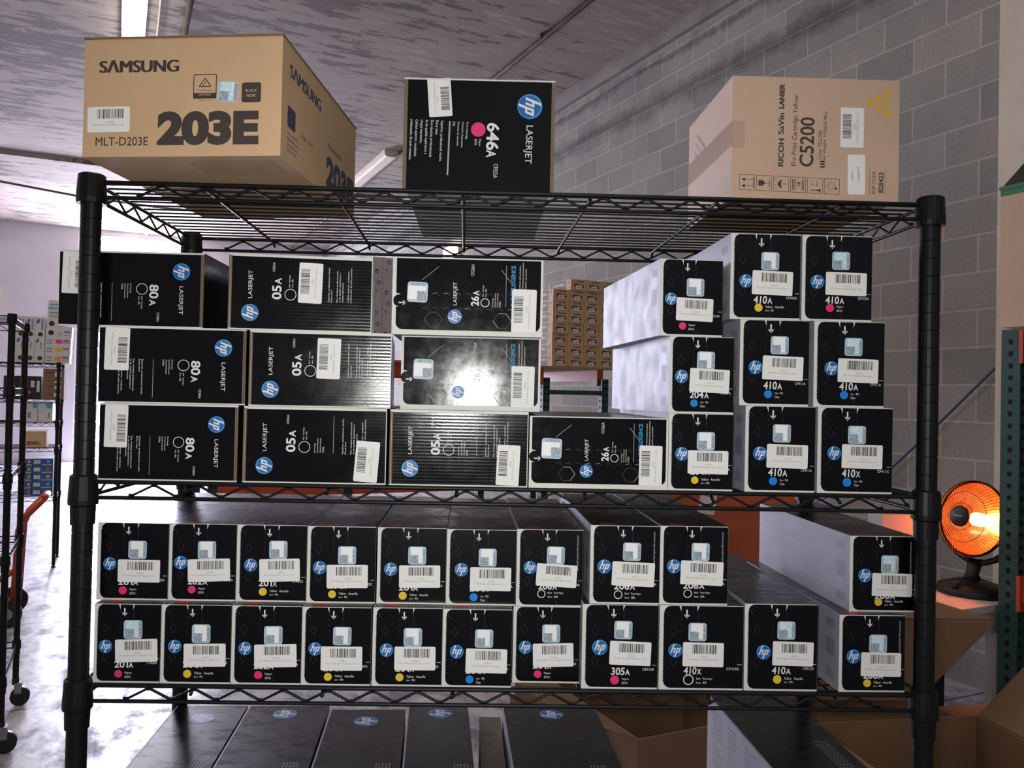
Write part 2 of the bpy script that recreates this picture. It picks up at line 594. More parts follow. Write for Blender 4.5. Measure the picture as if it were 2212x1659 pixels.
def toner_carton(spec, label, group, side_print=False, cyan=False, script=False, sharp=False, wide_code=True):
    key, x0, x1, z0, z1, Y, L, yaw, seal, lab, logo, num, dot, code = spec
    w, h = x1 - x0, z1 - z0
    root = thing('toner_box', label, 'toner box', ((x0 + x1) / 2, Y, z0), math.radians(yaw), group)
    rnd = random.Random(key)
    o = Vector((-w / 2, 0, 0))
    # carton
    mb = MB()
    mb.box(-w / 2, w / 2, 0, L, 0, h, M_WHITEG, {'top': M_BLACKT, 'right': M_BLACKT, 'front': M_WHITE, 'back': M_BLACK, 'bottom': M_WHITEG})
    T = Face(mb, (-w / 2, 0, h), (1, 0, 0), (0, 1, 0))
    T.rect(0, 0, w * .022, L, M_WHITEG, 1)
    T.rect(w * .16, .006, w * .36, .020, M_REDP, 1) if not sharp else None
    for j in range(9):
        T.line(w * (.50 + .048 * j), .006, w * (.50 + .048 * j), .020 + .012 * rnd.random(), .0012, M_SCORE, 1)
    for j in range(22):
        xx = w * (.03 + .044 * j)
        T.rect(xx, 0, xx + w * .022, .0012, M_WHITE, 1)
    S = Face(mb, (-w / 2, L, 0), (0, -1, 0), (0, 0, 1))
    for zc, hh in ((.84, .10), (.52, .22), (.16, .12)):
        for j in range(10):
            S.rect(L - .040 + j * .0026, h * (zc - hh / 2), L - .040 + j * .0026 + .0013 + .0009 * rnd.random(), h * (zc + hh / 2), M_GREYP, 1)
    if side_print:
        for bx, by, n, ln, pt in ((.02, .93, 9, .055, .0046), (.02, .42, 9, .05, .0046), (.10, .44, 8, .06, .0046), (.185, .44, 9, .085, .0046), (.16, .88, 7, .07, .0056)):
            for j in range(n):
                S.rect(bx, h * by - j * pt, bx + ln * (.55 + .45 * rnd.random()), h * by - j * pt + .0015, M_GREYP, 1)
        for j in range(3):
            S.ring(.098 + j * .026, h * .72, .0075, .006, M_GREYP, 1, 14)
        for j, s in enumerate(('\u24d6', 'CE', '\u24d4')):
            S.text(('C', 'CE', 'e')[j], .090 + j * .022, h * .53, None, .008, M_GREYP, 0, 0, 0, 1)
    mb.build('carton', root)
    # end panel with its print
    mb = MB()
    F = Face(mb, o, (1, 0, 0), (0, 0, 1))
    xl, yb = w * .052, h * .022
    F.rrect(xl, yb, w - .0001, h * .993, w * .085, M_BLACK, 1, (1, 0, 0, 1))
    n = int(h / .0030)
    for j in range(4, n - 3):
        yy = j * .0030
        F.rect(xl - .0009, yy, xl + .0004, yy + .0014, M_BLACK, 1.2)
    tx = seal[0] / 1e3 - w * .10
    for s in (-1, 1):
        a = tx + s * w * .095
        F.poly([(a, h), (a + s * w * .028, h), (a + s * w * .006, h * .945), (a, h * .93)][::s], M_WHITE, 1.5)
    pts = [(tx - w * .10 + (w * .012 if j % 2 else 0), h * (.93 - j * .036)) for j in range(12)]
    for s in (0, w * .2):
        for j in range(0, 10, 1 if s else 2):
            a, b = pts[j], pts[j + 1]
            F.line(a[0] + s, a[1], b[0] + s, b[1], .0004, M_SCORE, 1.6)
    for yy in (.70, .33):
        c = (w * .17, h * yy)
        e = (.045 * w, .06 * h)
        P = [(c[0], c[1] + e[1]), (c[0] + e[0], c[1]), (c[0], c[1] - e[1]), (c[0] - e[0], c[1])]
        for a, b in zip(P, P[1:] + P[:1]):
            F.line(*a, *b, .0004, M_SCORE, 1.6)
    F.line(w * .07, h * .93, w * .12, h * .87, .0006, M_SCORE, 1.6)
    F.line(tx + .012, h * .02, tx + .010, h * .10, .0004, M_SCORE, 1.6)
    F.logo(logo[0] / 1e3, logo[1] / 1e3, logo[2] / 1e3)
    nx0, nx1, ny0, ny1 = (v / 1e3 for v in num[1:])
    F.text(num[0][:3], nx0 + (nx1 - nx0) * .37, (ny0 + ny1) / 2, (nx1 - nx0) * .72, ny1 - ny0, M_TXT, 0, .022, .08 if sharp else 0)
    F.text(num[0][3:], nx0 + (nx1 - nx0) * .88, ny0 + (ny1 - ny0) * .39, (nx1 - nx0) * .25, (ny1 - ny0) * .78, M_TXT, 0, .02)
    dx, dy = dot[1] / 1e3, dot[2] / 1e3
    if dot[0] == 'ring':
        F.ring(dx, dy, w * .062, w * .050, M_TXT, 2)
    else:
        F.disc(dx, dy, w * .058, DOTS[dot[0]], 2)
    a, b = KIND[dot[0]]
    F.block([a, b], dx + w * .095, dy + h * .012, .0034, .0052, M_TXT)
    F.text(code, w * .88, ny0 + (ny1 - ny0) * .8, w * .155, .0036, M_TXT)
    F.line(w * .93, ny1 + .004, w * .985, ny1 + .004, .0005, M_TXT, 2)
    if script:
        F.text('precisionperformance', w * .92, h * .70, h * .46, .0042, M_TXTG, 90, 0, .3)
    mb.build('end_panel', root)
    # tear tab with its arrow
    mb = MB()
    F = Face(mb, o, (1, 0, 0), (0, 0, 1))
    f = F.sub(tx, h * .915, 0, 1.5)
    f.plate(-w * .085, -h * .075, w * .085, h * .078, w * .04, 0.0002, M_BLACK)
    Face(mb, f.p(0, 0, 2), f.R, f.U).arrow(-w * .03, -h * .018, h * .105, 0, M_TXT, 1)
    mb.build('tear_tab', root)
    price_label(root, o, (1, 0, 0), (0, 0, 1), lab[0] / 1e3, lab[1] / 1e3, lab[2] / 1e3, lab[3] / 1e3, lab[4], code,
                'HP %s (%s) %s Toner' % (code, num[0], WORD[dot[0]]), key)
    security_seal(root, o, (1, 0, 0), (0, 0, 1), seal[0] / 1e3, seal[1] / 1e3, .0255, lab[4] * .3, cyan)
    return root


A_LOWER = [
    ('t1', 0.0116, 0.1108, 1.2168, 1.3253, 0.022, 0.345, 0, (56.0, 70.7), (58.6, 41.0, 58.7, 31.7, -0.3), (17.8, 50.6, 9.1), ('201A', 29.8, 57.8, 20.9, 30.5), ('magenta', 36.8, 13.5), 'CF403A'),
    ('t2', 0.1116, 0.2058, 1.217, 1.3255, 0.022, 0.345, 0, (53.0, 71.5), (56.4, 43.4, 59.2, 31.8, 2.2), (16.7, 53.5, 9.4), ('202A', 26.5, 54.8, 22.8, 31.8), ('magenta', 32.9, 15.9), 'CF503A'),
    ('t3', 0.2064, 0.3048, 1.217, 1.3255, 0.022, 0.345, 0, (58.3, 73.8), (60.7, 45.0, 56.9, 31.9, 1.8), (19.9, 51.6, 9.2), ('201X', 31.4, 57.5, 21.8, 31.5), ('yellow', 37.8, 14.3), 'CF402X'),
    ('t4', 0.3055, 0.4022, 1.2166, 1.3251, 0.022, 0.345, 0, (56.2, 67.9), (57.1, 38.1, 58.1, 32.9, 0.8), (17.8, 49.9, 9.4), ('201X', 29.2, 56.2, 20.3, 29.2), ('yellow', 36.2, 12.6), 'CF402X'),
    ('t5', 0.4045, 0.502, 1.217, 1.325, 0.022, 0.345, 0, (56.4, 68.8), (60.5, 39.2, 58.3, 31.7, 0.8), (19.3, 48.9, 9.4), ('201A', 30.8, 58.3, 18.8, 28.3), ('yellow', 37.1, 11.7), 'CF402A'),
    ('t6', 0.5027, 0.6016, 1.2166, 1.3241, 0.022, 0.345, 0, (58.3, 68.0), (63.1, 37.5, 58.3, 33.2, -0.3), (21.3, 50.2, 9.5), ('201A', 33.1, 60.4, 19.5, 28.9), ('cyan', 39.5, 11.5), 'CF401A'),
    ('t7', 0.6025, 0.6971, 1.2164, 1.3259, 0.022, 0.345, 0, (55.7, 72.7), (57.3, 44.2, 57.9, 31.9, -3.0), (19.2, 55.1, 9.2), ('206A', 31.1, 58.3, 24.1, 33.2), ('ring', 36.1, 17.9), 'W2110A'),
    ('t8', 0.7048, 0.8029, 1.226, 1.336, 0.004, 0.365, 0, (58.7, 73.7), (61.0, 42.2, 60.1, 33.8, -2.0), (20.2, 52.4, 9.9), ('206A', 33.8, 63.9, 20.4, 30.1), ('ring', 40.2, 13.2), 'W2110A'),
    ('t9', 0.8035, 0.8996, 1.2264, 1.3369, 0.004, 0.365, 0, (57.2, 74.5), (59.5, 44.8, 60.5, 33.4, -2.0), (19.7, 53.8, 9.9), ('206A', 32.7, 63.4, 22.5, 32.1), ('ring', 39.8, 15.7), 'W2110A'),
    ('t10', 1.0813, 1.1781, 1.2164, 1.3249, 0.02, 0.345, 0.8, (58.5, 68.3), (62.0, 38.8, 58.7, 33.0, -1.0), (22.3, 51.8, 9.9), ('206A', 36.4, 66.6, 18.5, 28.1), ('yellow', 42.4, 14.1), 'W2112A'),
    ('b1', 0.0192, 0.1102, 1.1079, 1.2165, 0.002, 0.365, 0, (53.0, 73.7), (58.3, 44.6, 57.9, 31.5, 2.2), (16.1, 49.8, 9.1), ('201A', 28.4, 54.5, 20.7, 29.9), ('magenta', 34.4, 12.4), 'CF403A'),
    ('b2', 0.1108, 0.207, 1.1079, 1.2167, 0.002, 0.365, 0, (55.0, 69.2), (60.5, 39.6, 57.7, 31.7, 1.0), (19.0, 51.0, 9.2), ('201A', 30.4, 57.5, 21.8, 31.3), ('yellow', 37.1, 13.5), 'CF402A'),
    ('b3', 0.2077, 0.3041, 1.1079, 1.2167, 0.002, 0.365, 0, (57.4, 68.2), (61.0, 40.0, 58.4, 31.8, 1.8), (18.9, 49.6, 9.2), ('202A', 31.1, 58.6, 21.2, 30.2), ('magenta', 37.9, 13.1), 'CF503A'),
    ('b4', 0.3047, 0.4006, 1.1079, 1.2163, 0.002, 0.365, 0, (55.8, 68.5), (55.4, 37.5, 57.4, 33.2, 0.2), (18.5, 50.2, 9.2), ('201X', 30.1, 56.4, 19.5, 28.8), ('yellow', 37.1, 11.8), 'CF402X'),
    ('b5', 0.4026, 0.4993, 1.1079, 1.2167, 0.002, 0.365, 0, (55.9, 68.3), (59.4, 38.9, 57.1, 32.7, 0.4), (19.7, 49.9, 9.3), ('201X', 32.0, 58.6, 20.2, 29.7), ('yellow', 38.6, 12.4), 'CF402X'),
    ('b6', 0.4999, 0.5968, 1.1079, 1.2163, 0.002, 0.365, 0, (57.9, 67.9), (61.7, 36.7, 57.7, 33.6, -0.8), (20.1, 49.0, 9.5), ('201A', 32.9, 59.7, 18.6, 27.6), ('cyan', 38.8, 10.7), 'CF401A'),
    ('b7', 0.5996, 0.6946, 1.1079, 1.2161, 0.022, 0.345, 0, (54.2, 70.3), (57.6, 39.8, 57.8, 33.2, 1.8), (17.6, 50.2, 9.3), ('201X', 28.5, 55.2, 20.1, 29.5), ('magenta', 36.0, 12.5), 'CF403X'),
    ('b8', 0.6952, 0.802, 1.1079, 1.2257, 0.002, 0.365, 0, (57.7, 82.4), (68.1, 50.0, 58.3, 33.2, -1.8), (25.1, 57.7, 10.8), ('305A', 41.2, 67.9, 19.4, 30.0), ('magenta', 46.7, 12.5), 'CE413A'),
    ('b9', 0.804, 0.9229, 1.1079, 1.2261, 0.002, 0.365, 0, (53.8, 81.1), (62.3, 49.6, 57.9, 33.8, -0.8), (23.0, 55.0, 9.9), ('410X', 34.9, 60.0, 21.8, 32.1), ('ring', 41.9, 14.2), 'CF410X'),
    ('b10', 0.9246, 1.0283, 1.1079, 1.2297, 0.002, 0.365, 0, (59.2, 85.1), (69.1, 52.4, 58.2, 33.9, -1.0), (27.4, 54.1, 10.1), ('410A', 39.2, 66.2, 23.7, 33.9), ('yellow', 47.2, 16.3), 'CF412A'),
    ('b11', 1.0592, 1.1539, 1.1079, 1.2161, 0.002, 0.365, 0.8, (55.8, 68.3), (60.3, 38.9, 57.7, 33.6, -0.8), (20.6, 50.0, 9.9), ('206A', 34.6, 63.8, 18.6, 28.0), ('yellow', 40.8, 12.6), 'W2112A'),
]
A_MID = [
    ('410y', 0.8952, 0.9946, 1.6308, 1.7521, 0, 0.365, 0, (56.2, 82.8), (59.8, 51.9, 57.9, 34.0, -1.5), (22.0, 54.1, 9.4), ('410A', 33.1, 59.8, 22.5, 33.5), ('yellow', 40.6, 16.7), 'CF412A'),
    ('410m', 0.9972, 1.0975, 1.6308, 1.7521, 0, 0.365, 0, (55.5, 85.8), (63.2, 53.1, 58.6, 32.7, -1.0), (22.1, 55.4, 9.9), ('410A', 33.6, 60.8, 24.6, 35.1), ('magenta', 40.6, 18.7), 'CF413A'),
    ('410c1', 0.9105, 1.0088, 1.5092, 1.6305, 0, 0.365, 0, (56.3, 85.7), (61.3, 53.4, 58.0, 33.7, -1.5), (22.3, 53.9, 9.7), ('410A', 33.7, 60.6, 23.1, 34.2), ('cyan', 40.9, 16.4), 'CF411A'),
    ('410c3', 1.0161, 1.1169, 1.5092, 1.6305, 0, 0.365, 0, (56.4, 85.7), (63.2, 52.0, 57.9, 33.7, -1.2), (25.1, 54.8, 9.9), ('410A', 36.4, 63.7, 24.0, 34.9), ('cyan', 43.7, 17.3), 'CF411A'),
    ('410c2', 0.9201, 1.0197, 1.3876, 1.5089, 0, 0.365, 0, (51.9, 82.9), (60.0, 50.6, 58.6, 33.4, -1.0), (21.4, 54.2, 9.8), ('410A', 32.9, 60.3, 22.4, 33.4), ('cyan', 40.5, 15.5), 'CF411A'),
    ('410x', 1.0233, 1.1303, 1.3876, 1.5089, 0, 0.365, 0, (55.9, 83.0), (63.7, 52.3, 58.2, 33.8, -0.8), (23.7, 56.6, 9.7), ('410X', 35.0, 61.5, 22.8, 34.2), ('cyan', 42.6, 15.7), 'CF411X'),
    ('204m', 0.7947, 0.8855, 1.6048, 1.7131, 0.0, 0.33, 4.2, (51.0, 69.0), (50.4, 37.6, 53.5, 32.3, -1.5), (16.0, 52.0, 8.7), ('204A', 26.7, 54.3, 21.7, 31.4), ('magenta', 33.2, 14.2), 'CF513A'),
    ('204c', 0.8102, 0.9028, 1.4962, 1.6045, 0, 0.365, 2.3, (52.2, 74.7), (57.8, 46.3, 57.1, 33.4, -2.2), (17.6, 51.7, 9.4), ('204A', 29.4, 57.1, 21.4, 31.3), ('cyan', 36.1, 14.4), 'CF511A'),
    ('204y', 0.8116, 0.9028, 1.3876, 1.4959, 0, 0.365, 0, (52.6, 69.9), (56.1, 40.1, 57.4, 32.9, -0.4), (19.0, 51.4, 9.5), ('204A', 31.0, 58.6, 22.4, 32.3), ('yellow', 37.8, 14.8), 'CF512A'),
]
ORD = ['first', 'second', 'third', 'fourth', 'fifth', 'sixth', 'seventh', 'eighth', 'ninth', 'tenth', 'eleventh']
DOTW = {'magenta': 'magenta dot', 'yellow': 'yellow dot', 'cyan': 'blue dot', 'ring': 'white ring'}
LB_MID = {
    '410y': 'black-faced toner box with yellow dot, top of the second stack from the right post',
    '410m': 'black-faced toner box with magenta dot, top of the stack nearest the right post',
    '410c1': 'black-faced toner box with blue dot, middle of the second stack from the right post',
    '410c3': 'black-faced toner box with blue dot, middle of the stack nearest the right post',
    '410c2': 'black-faced toner box with blue dot, bottom of the second stack from the right post',
    '410x': 'black-faced toner box with blue dot, bottom of the stack nearest the right post',
    '204m': 'small turned toner box with magenta dot and long white side, topmost of its stack',
    '204c': 'small toner box with blue dot and shiny white side, middle of its stack',
    '204y': 'small toner box with yellow dot, squeezed at the bottom beside a wide black box',
}
for s in A_LOWER:
    k = s[0]
    if k == 't10':
        lb = 'toner box with yellow dot and printed white side, stacked crooked by the right post'
    elif k == 'b11':
        lb = 'toner box with yellow dot under the crooked box by the right post'
    else:
        lb = 'toner box with %s, %s from left, %s row of the lower shelf' % (DOTW[s[12][0]], ORD[int(k[1:]) - 1], 'upper' if k[0] == 't' else 'lower')
    big = k in ('b8', 'b9', 'b10')
    toner_carton(s, lb, 'small toner boxes on the lower shelf', k in ('t10', 'b11'), k in ('t10', 'b11', 'b10', 'b1'), k in ('t7', 't8', 't9', 't10', 'b11'), big)
for s in A_MID:
    toner_carton(s, LB_MID[s[0]], 'small toner boxes on the middle shelf', False, s[0] in ('410m', '410c3', '410x'), False, s[0][:3] == '410')


# ------------------------------------------------------------------ wide toner cartons on the middle shelf
SUP = ['Superior, professional results.', 'Every time.', '', 'Des r\u00e9sultats professionnels', 'et de qualit\u00e9 sup\u00e9rieure \u00e0', 'chaque impression.', '', 'Calidad superior, resultados', 'profesionales. En todo momento.']
PRN = ['Print Cartridge', "Cartouche d'impression", 'Cartucho de impresi\u00f3n', '\u6253\u5370\u7c89\u76d2']


WYAW = {'05a': 5.6, '05b': 4.2, '80b': 3.0, '26b': -1.2}


def wide_root(key, x0, x1, z0, z1, Y, L, label, foil=False):
    w, h = x1 - x0, z1 - z0
    root = thing('toner_box', label, 'toner box', ((x0 + x1) / 2, Y, z0), math.radians(WYAW.get(key, 0)), 'wide toner boxes on the middle shelf')
    mb = MB()
    mb.box(-w / 2, w / 2, 0, L, 0, h, M_BLACKT, {'front': M_WHITE, 'bottom': M_WHITEG})
    mb.build('carton', root)
    mb = MB()
    F = Face(mb, (-w / 2, 0, 0), (1, 0, 0), (0, 0, 1))
    return root, w, h, mb, F


def fluted_ends(root, w, h, side):
    """The raw board edges of the glued flap at one end of the front."""
    mb = MB()
    s = 1 if side > 0 else -1
    x = s * w / 2
    for j, t in enumerate((0.0, 0.0024)):
        mb.box(min(x - s * (t + .0018), x - s * t), max(x - s * (t + .0018), x - s * t), -.0020 + j * .0009, -.0002, h * .02, h * .975, M_FLUTE)
    mb.build('flap_edge', root)


def wide_80(key, x0, x1, z0, z1, Y, L, label):
    root, w, h, mb, F = wide_root(key, x0, x1, z0, z1, Y, L, label)
    F.rect(.0003, h * .018, w - .0007, h * .975, M_BLACKR, 1)
    for j in range(24):
        F.rect(w - .0045, h * (.08 + .035 * j), w - .0035, h * (.095 + .035 * j), M_TXTG, 1.5)
    r = -90
    if key == '80a':
        u = lambda v: v * w / .995 + .002
    F.logo(w * .843, h * .745, w * .060, r)
    F.text('LASERJET', w * .842, h * .365, h * .375, w * .036, M_TXT, r)
    F.text('80', w * .656, h * .475, h * .185, w * .064, M_TXT, r, .025)
    F.text('A', w * .648, h * .327, h * .082, w * .046, M_TXT, r, .02)
    F.text('CF280A', w * .688, h * .135, h * .125, w * .016, M_TXT, r)
    F.ring(w * .573, h * .505, w * .040, w * .0355, M_TXT, 2)
    F.block(['Black   Tinta Negra', 'Noire   \u9ed1\u8272'], w * .573, h * .405, w * .013, w * .019, M_TXT, r)
    F.block(PRN, w * .494, h * .575, w * .013, w * .0195, M_TXT, r)
    F.line(w * .367, h * .075, w * .367, h * .575, w * .003, M_TXTG, 2)
    F.block(SUP, w * .292, h * .575, w * .0150, w * .0195, M_TXT, r, ws=h * .0150)
    mb.build('front_panel', root)
    lx = .122 if key != '80a' else .105
    price_label(root, (-w / 2, 0, 0), (1, 0, 0), (0, 0, 1), w * lx, h * .70, h * .55, w * .166, r - 1, 'CF280A', 'HP 80A Toner Cartridge CF280A', key)
    fluted_ends(root, w, h, 1)


def wide_05(key, x0, x1, z0, z1, Y, L, label, lab):
    root, w, h, mb, F = wide_root(key, x0, x1, z0, z1, Y, L, label)
    F.rect(.0035, h * .018, w - .0012, h * .965, M_BLACKR, 1)
    r = 90
    F.logo(w * .149, h * .225, w * .060, r)
    F.text('LASERJET', w * .152, h * .60, h * .37, w * .036, M_TXT, r)
    F.text('05', w * .331, h * .502, h * .185, w * .066, M_TXT, r, .025)
    F.text('A', w * .340, h * .652, h * .085, w * .048, M_TXT, r, .02)
    F.text('CE505A', w * .308, h * .838, h * .125, w * .016, M_TXT, r)
    F.ring(w * .426, h * .478, w * .041, w * .0365, M_TXT, 2)
    F.block(['Black   Tinta Negra', 'Noire   \u9ed1\u8272'], w * .420, h * .575, w * .013, w * .019, M_TXT, r)
    F.block(PRN, w * .500, h * .405, w * .013, w * .0195, M_TXT, r)
    F.line(w * .629, h * .40, w * .629, h * .885, w * .003, M_TXTG, 2)
    F.block(SUP, w * .695, h * .395, w * .0150, w * .0195, M_TXT, r, ws=h * .0150)
    mb.build('front_panel', root)
    price_label(root, (-w / 2, 0, 0), (1, 0, 0), (0, 0, 1), w * lab[0], h * lab[1], h * .535, w * .166, r + lab[2], 'CE505A', 'HP 05A Black LaserJet Toner', key)
    fluted_ends(root, w, h, -1)


def wide_26(key, x0, x1, z0, z1, Y, L, label, glare=False):
    root, w, h, mb, F = wide_root(key, x0, x1, z0, z1, Y, L, label)
    yb = h * .065
    F.rrect(w * .018, yb, w * .985, h * .985, w * .045, M_BLACKF, 1, (1, 1, 0, 0))
    for yy in (.52, .46):
        F.poly([(0, h * (yy + .03)), (0, h * (yy - .03)), (w * .025, h * (yy - .008)), (w * .05, h * yy), (w * .025, h * (yy + .010))], M_WHITE, 1.4) if yy > .5 else None
    F.poly([(0, h * .40), (0, h * .33), (w * .02, h * .355), (w * .045, h * .37), (w * .02, h * .385)], M_WHITE, 1.4)
    rnd = random.Random(key)
    for yy in (.535, .345):
        for j in range(11):
            xx = w * (.19 + .072 * j)
            F.line(xx, h * yy, xx + w * .03, h * (yy + .012), .0005, M_TXTG if rnd.random() < .35 else M_SCORE, 1.6)
            F.line(xx + w * .03, h * (yy + .012), xx + w * .042, h * (yy - .025), .0005, M_SCORE, 1.6)
    for cx in (.27, .73):
        c, e = (w * cx, h * .20), (.062 * w, .095 * h)
        P = [(c[0] - e[0], c[1]), (c[0] - e[0] * .4, c[1] + e[1]), (c[0] + e[0] * .4, c[1] + e[1]), (c[0] + e[0], c[1]), (c[0] + e[0] * .4, c[1] - e[1]), (c[0] - e[0] * .4, c[1] - e[1])]
        for a, b in zip(P, P[1:] + P[:1]):
            F.line(*a, *b, .0007, M_TXTG if rnd.random() < .3 else M_SCORE, 1.6)
    F.line(w * .19, h * .71, w * .30, h * .885, .0006, M_TXTG, 1.6)
    F.line(w * .72, h * .86, w * .80, h * .66, .0006, M_TXTG, 1.6)
    r = 90
    F.logo(w * .412, h * .245, w * .047, r)
    F.text('LASERJET', w * .415, h * .54, h * .30, w * .032, M_TXT, r)
    F.text('26', w * .545, h * .45, h * .125, w * .055, M_TXT, r, .025)
    F.text('A', w * .552, h * .555, h * .065, w * .042, M_TXT, r, .02)
    F.text('CF226A', w * .527, h * .85, h * .155, w * .020, M_TXT, r)
    F.ring(w * .613, h * .432, w * .030, w * .025, M_TXT, 2)
    F.block(['Black   Tinta Negra', 'Noire   \u9ed1\u8272'], w * .600, h * .51, w * .012, w * .018, M_TXT, r)
    F.block(PRN, w * .665, h * .375, w * .012, w * .016, M_TXT, r)
    F.line(w * .752, h * .38, w * .752, h * .92, w * .003, M_TXTG, 2)
    F.text('Jet', w * .800, h * .43, h * .09, w * .028, M_TXT, r, 0, .2)
    F.text('INTELLIGENCE', w * .800, h * .70, h * .44, w * .030, M_CYANT, r, .03)
    F.block(['More pages, performance and protection.', "Plus de pages, performances et protection.", 'M\u00e1s p\u00e1ginas, desempe\u00f1o y protecci\u00f3n.'], w * .845, h * .40, w * .014, w * .020, M_TXT, r, ws=h * .0135)
    mb.build('front_panel', root)
    mb = MB()
    f = Face(mb, (-w / 2, 0, 0), (1, 0, 0), (0, 0, 1)).sub(w * .048, h * .43, 0, 1.5)
    f.plate(-w * .048, -h * .065, w * .052, h * .075, h * .06, 0.0002, M_BLACKF)
    Face(mb, f.p(0, 0, 2), f.R, f.U).arrow(w * .012, -h * .02, w * .05, 90, M_TXT, 1)
    mb.build('tear_tab', root)
    price_label(root, (-w / 2, 0, 0), (1, 0, 0), (0, 0, 1), w * .875, h * .335, h * .56, w * .166, r - .5, 'CF226A', 'HP CF226A (26A) Toner Cartridge', key)
    security_seal(root, (-w / 2, 0, 0), (1, 0, 0), (0, 0, 1), w * .16, h * .55, .0285, 88)
    return root


wide_80('80c', 0.0192, 0.2099, 1.3876, 1.4941, 0, 0.33, 'wide black toner box with rotated lettering, bottom of the stack at the left post')
wide_80('80b', 0.0165, 0.2161, 1.4944, 1.6009, 0.004, 0.33, 'wide black toner box with rotated lettering, middle of the stack at the left post')
wide_80('80a', -0.0502, 0.1516, 1.6012, 1.7077, 0.018, 0.33, 'wide black toner box sticking out left behind the left post, topmost of its stack')
wide_05('05c', 0.2176, 0.4157, 1.3876, 1.4935, 0, 0.33, 'wide black toner box, bottom of the second stack from the left post', (.865, .30, -4))
wide_05('05b', 0.2232, 0.4191, 1.4938, 1.5997, 0.006, 0.27, 'wide black toner box with glaring lower right corner, middle of the second stack', (.555, .645, -1))
wide_05('05a', 0.192, 0.3895, 1.6, 1.7059, 0.008, 0.29, 'wide black toner box with white label at its middle, top of the second stack', (.565, .64, -1.5))
wide_05('05d', 0.4203, 0.6136, 1.3876, 1.4931, 0, 0.33, 'wide black toner box under the two torn-perforation boxes, bottom of the third stack', (.858, .29, -2))
wide_26('26b', 0.432, 0.6305, 1.4934, 1.5979, 0.02, 0.33, 'glaring black toner box with torn wavy perforations, middle of the third stack')
wide_26('26a', 0.4209, 0.6301, 1.5982, 1.7067, 0, 0.33, 'black toner box with blue lettering and white rim, top of the third stack')
wide_26('26c', 0.6155, 0.811, 1.3876, 1.4881, 0, 0.36, 'single black toner box with blue lettering lying right of the third stack')


# ------------------------------------------------------------------ wire shelving
def shelving(name, label, W, D, levels, loc, rotz, wires=16, rods=6, rod0=.155, seg=8, casters=False, h=.0212, zig=.0617):
    root = thing(name, label, 'shelving unit', loc, rotz)
    z_top = max(levels)
    zb = .10 if casters else .02
    for px in (0, W):
        for py in (0, D):
            mb = MB()
            prof, z = [(0, zb), (.0128, zb)], zb
            z = zb + .0254
            while z < z_top:
                prof += [(.0137, z - .0245), (.0137, z - .0012), (.0129, z - .0006), (.0129, z), (.0137, z + .0006)]
                z += .0254
            prof += [(.0137, z_top + .008), (0, z_top + .008)]
            mb.lathe(prof, M_RACK, 20, (px, py, 0), smooth=False)
            p = mb.build('post', root)
            mb = MB()
            if casters:
                mb.tube([(px, py, .10), (px, py, .13)], .016, M_DARK, 10)
                mb.obox((px + .012, py, .085), Vector((1, 0, 0)), Vector((0, 1, 0)), Vector((0, 0, 1)), .03, .05, .05, M_RACKG)
                mb.tube([(px + .02, py - .016, .042), (px + .02, py + .016, .042)], .042, M_DARK, 18)
                mb.build('caster', p)
            else:
                mb.lathe([(0, 0), (.017, 0), (.017, .010), (.008, .014), (.008, .03), (0, .03)], M_DARK, 14, (px, py, 0))
                mb.build('levelling_foot', p)
    for z1 in levels:
        mb = MB()
        for j in range(wires):
            y = .012 + (D - .024) * j / (wires - 1)
            mb.tube([(.006, y, z1), (W - .006, y, z1)], .0015, M_RACK, 6, False)
        for j in range(rods):
            x = rod0 + (W - 2 * rod0 + .03) * j / (rods - 1) if rods > 1 else W / 2
            mb.tube([(x, -.004, z1 - .010), (x, .006, z1 - .0045), (x, D - .006, z1 - .0045), (x, D + .002, z1 - .012)], .0026, M_RACK, 6)
        sh = mb.build('wire_shelf', root)
        r = .0029
        for a, b in (((0, 0), (W, 0)), ((0, D), (W, D)), ((0, 0), (0, D)), ((W, 0), (W, D))):
            mb = MB()
            A, B = Vector((*a, 0)), Vector((*b, 0))
            d = (B - A)
            ln = d.length
            d.normalize()
            for zz in (z1, z1 - h):
                mb.tube([A + d * .010 + Vector((0, 0, zz)), B - d * .010 + Vector((0, 0, zz))], r, M_RACK, seg, False)
            n = int((ln - .07) / zig)
            off = (ln - n * zig) / 2
            pts = []
            for j in range(2 * n + 1):
                c = A + d * (off + j * zig / 2)
                hi = j % 2 == 1
                zz = z1 - .0045 if hi else z1 - h + .0045
                for e in (-.0035, .0035):
                    pts.append(c + d * e + Vector((0, 0, zz)))
            mb.tube(pts, .0019, M_RACK, 6)
            mb.build('edge_truss', sh)
        for px in (0, W):
            for py in (0, D):
                mb = MB()
                prof = [(.0142, z1 - .031), (.0195, z1 - .031), (.0200, z1 - .024), (.0180, z1 + .0085), (.0150, z1 + .0105)]
                if z1 == z_top:
                    prof += [(0, z1 + .0112)]
                else:
                    prof = [(.0140, z1 - .058), (.0160, z1 - .058), (.0166, z1 - .033)] + prof
                mb.lathe(prof, M_RACK, 22, (px, py, 0), smooth=False)
                mb.build('corner_collar', sh)
    return root


shelving('wire_shelving_unit', 'black wire shelving unit stacked with toner boxes, filling the view', 1.18, .4087, (1.8, 1.3843, 1.1046, .745), (0, 0, 0), 0)


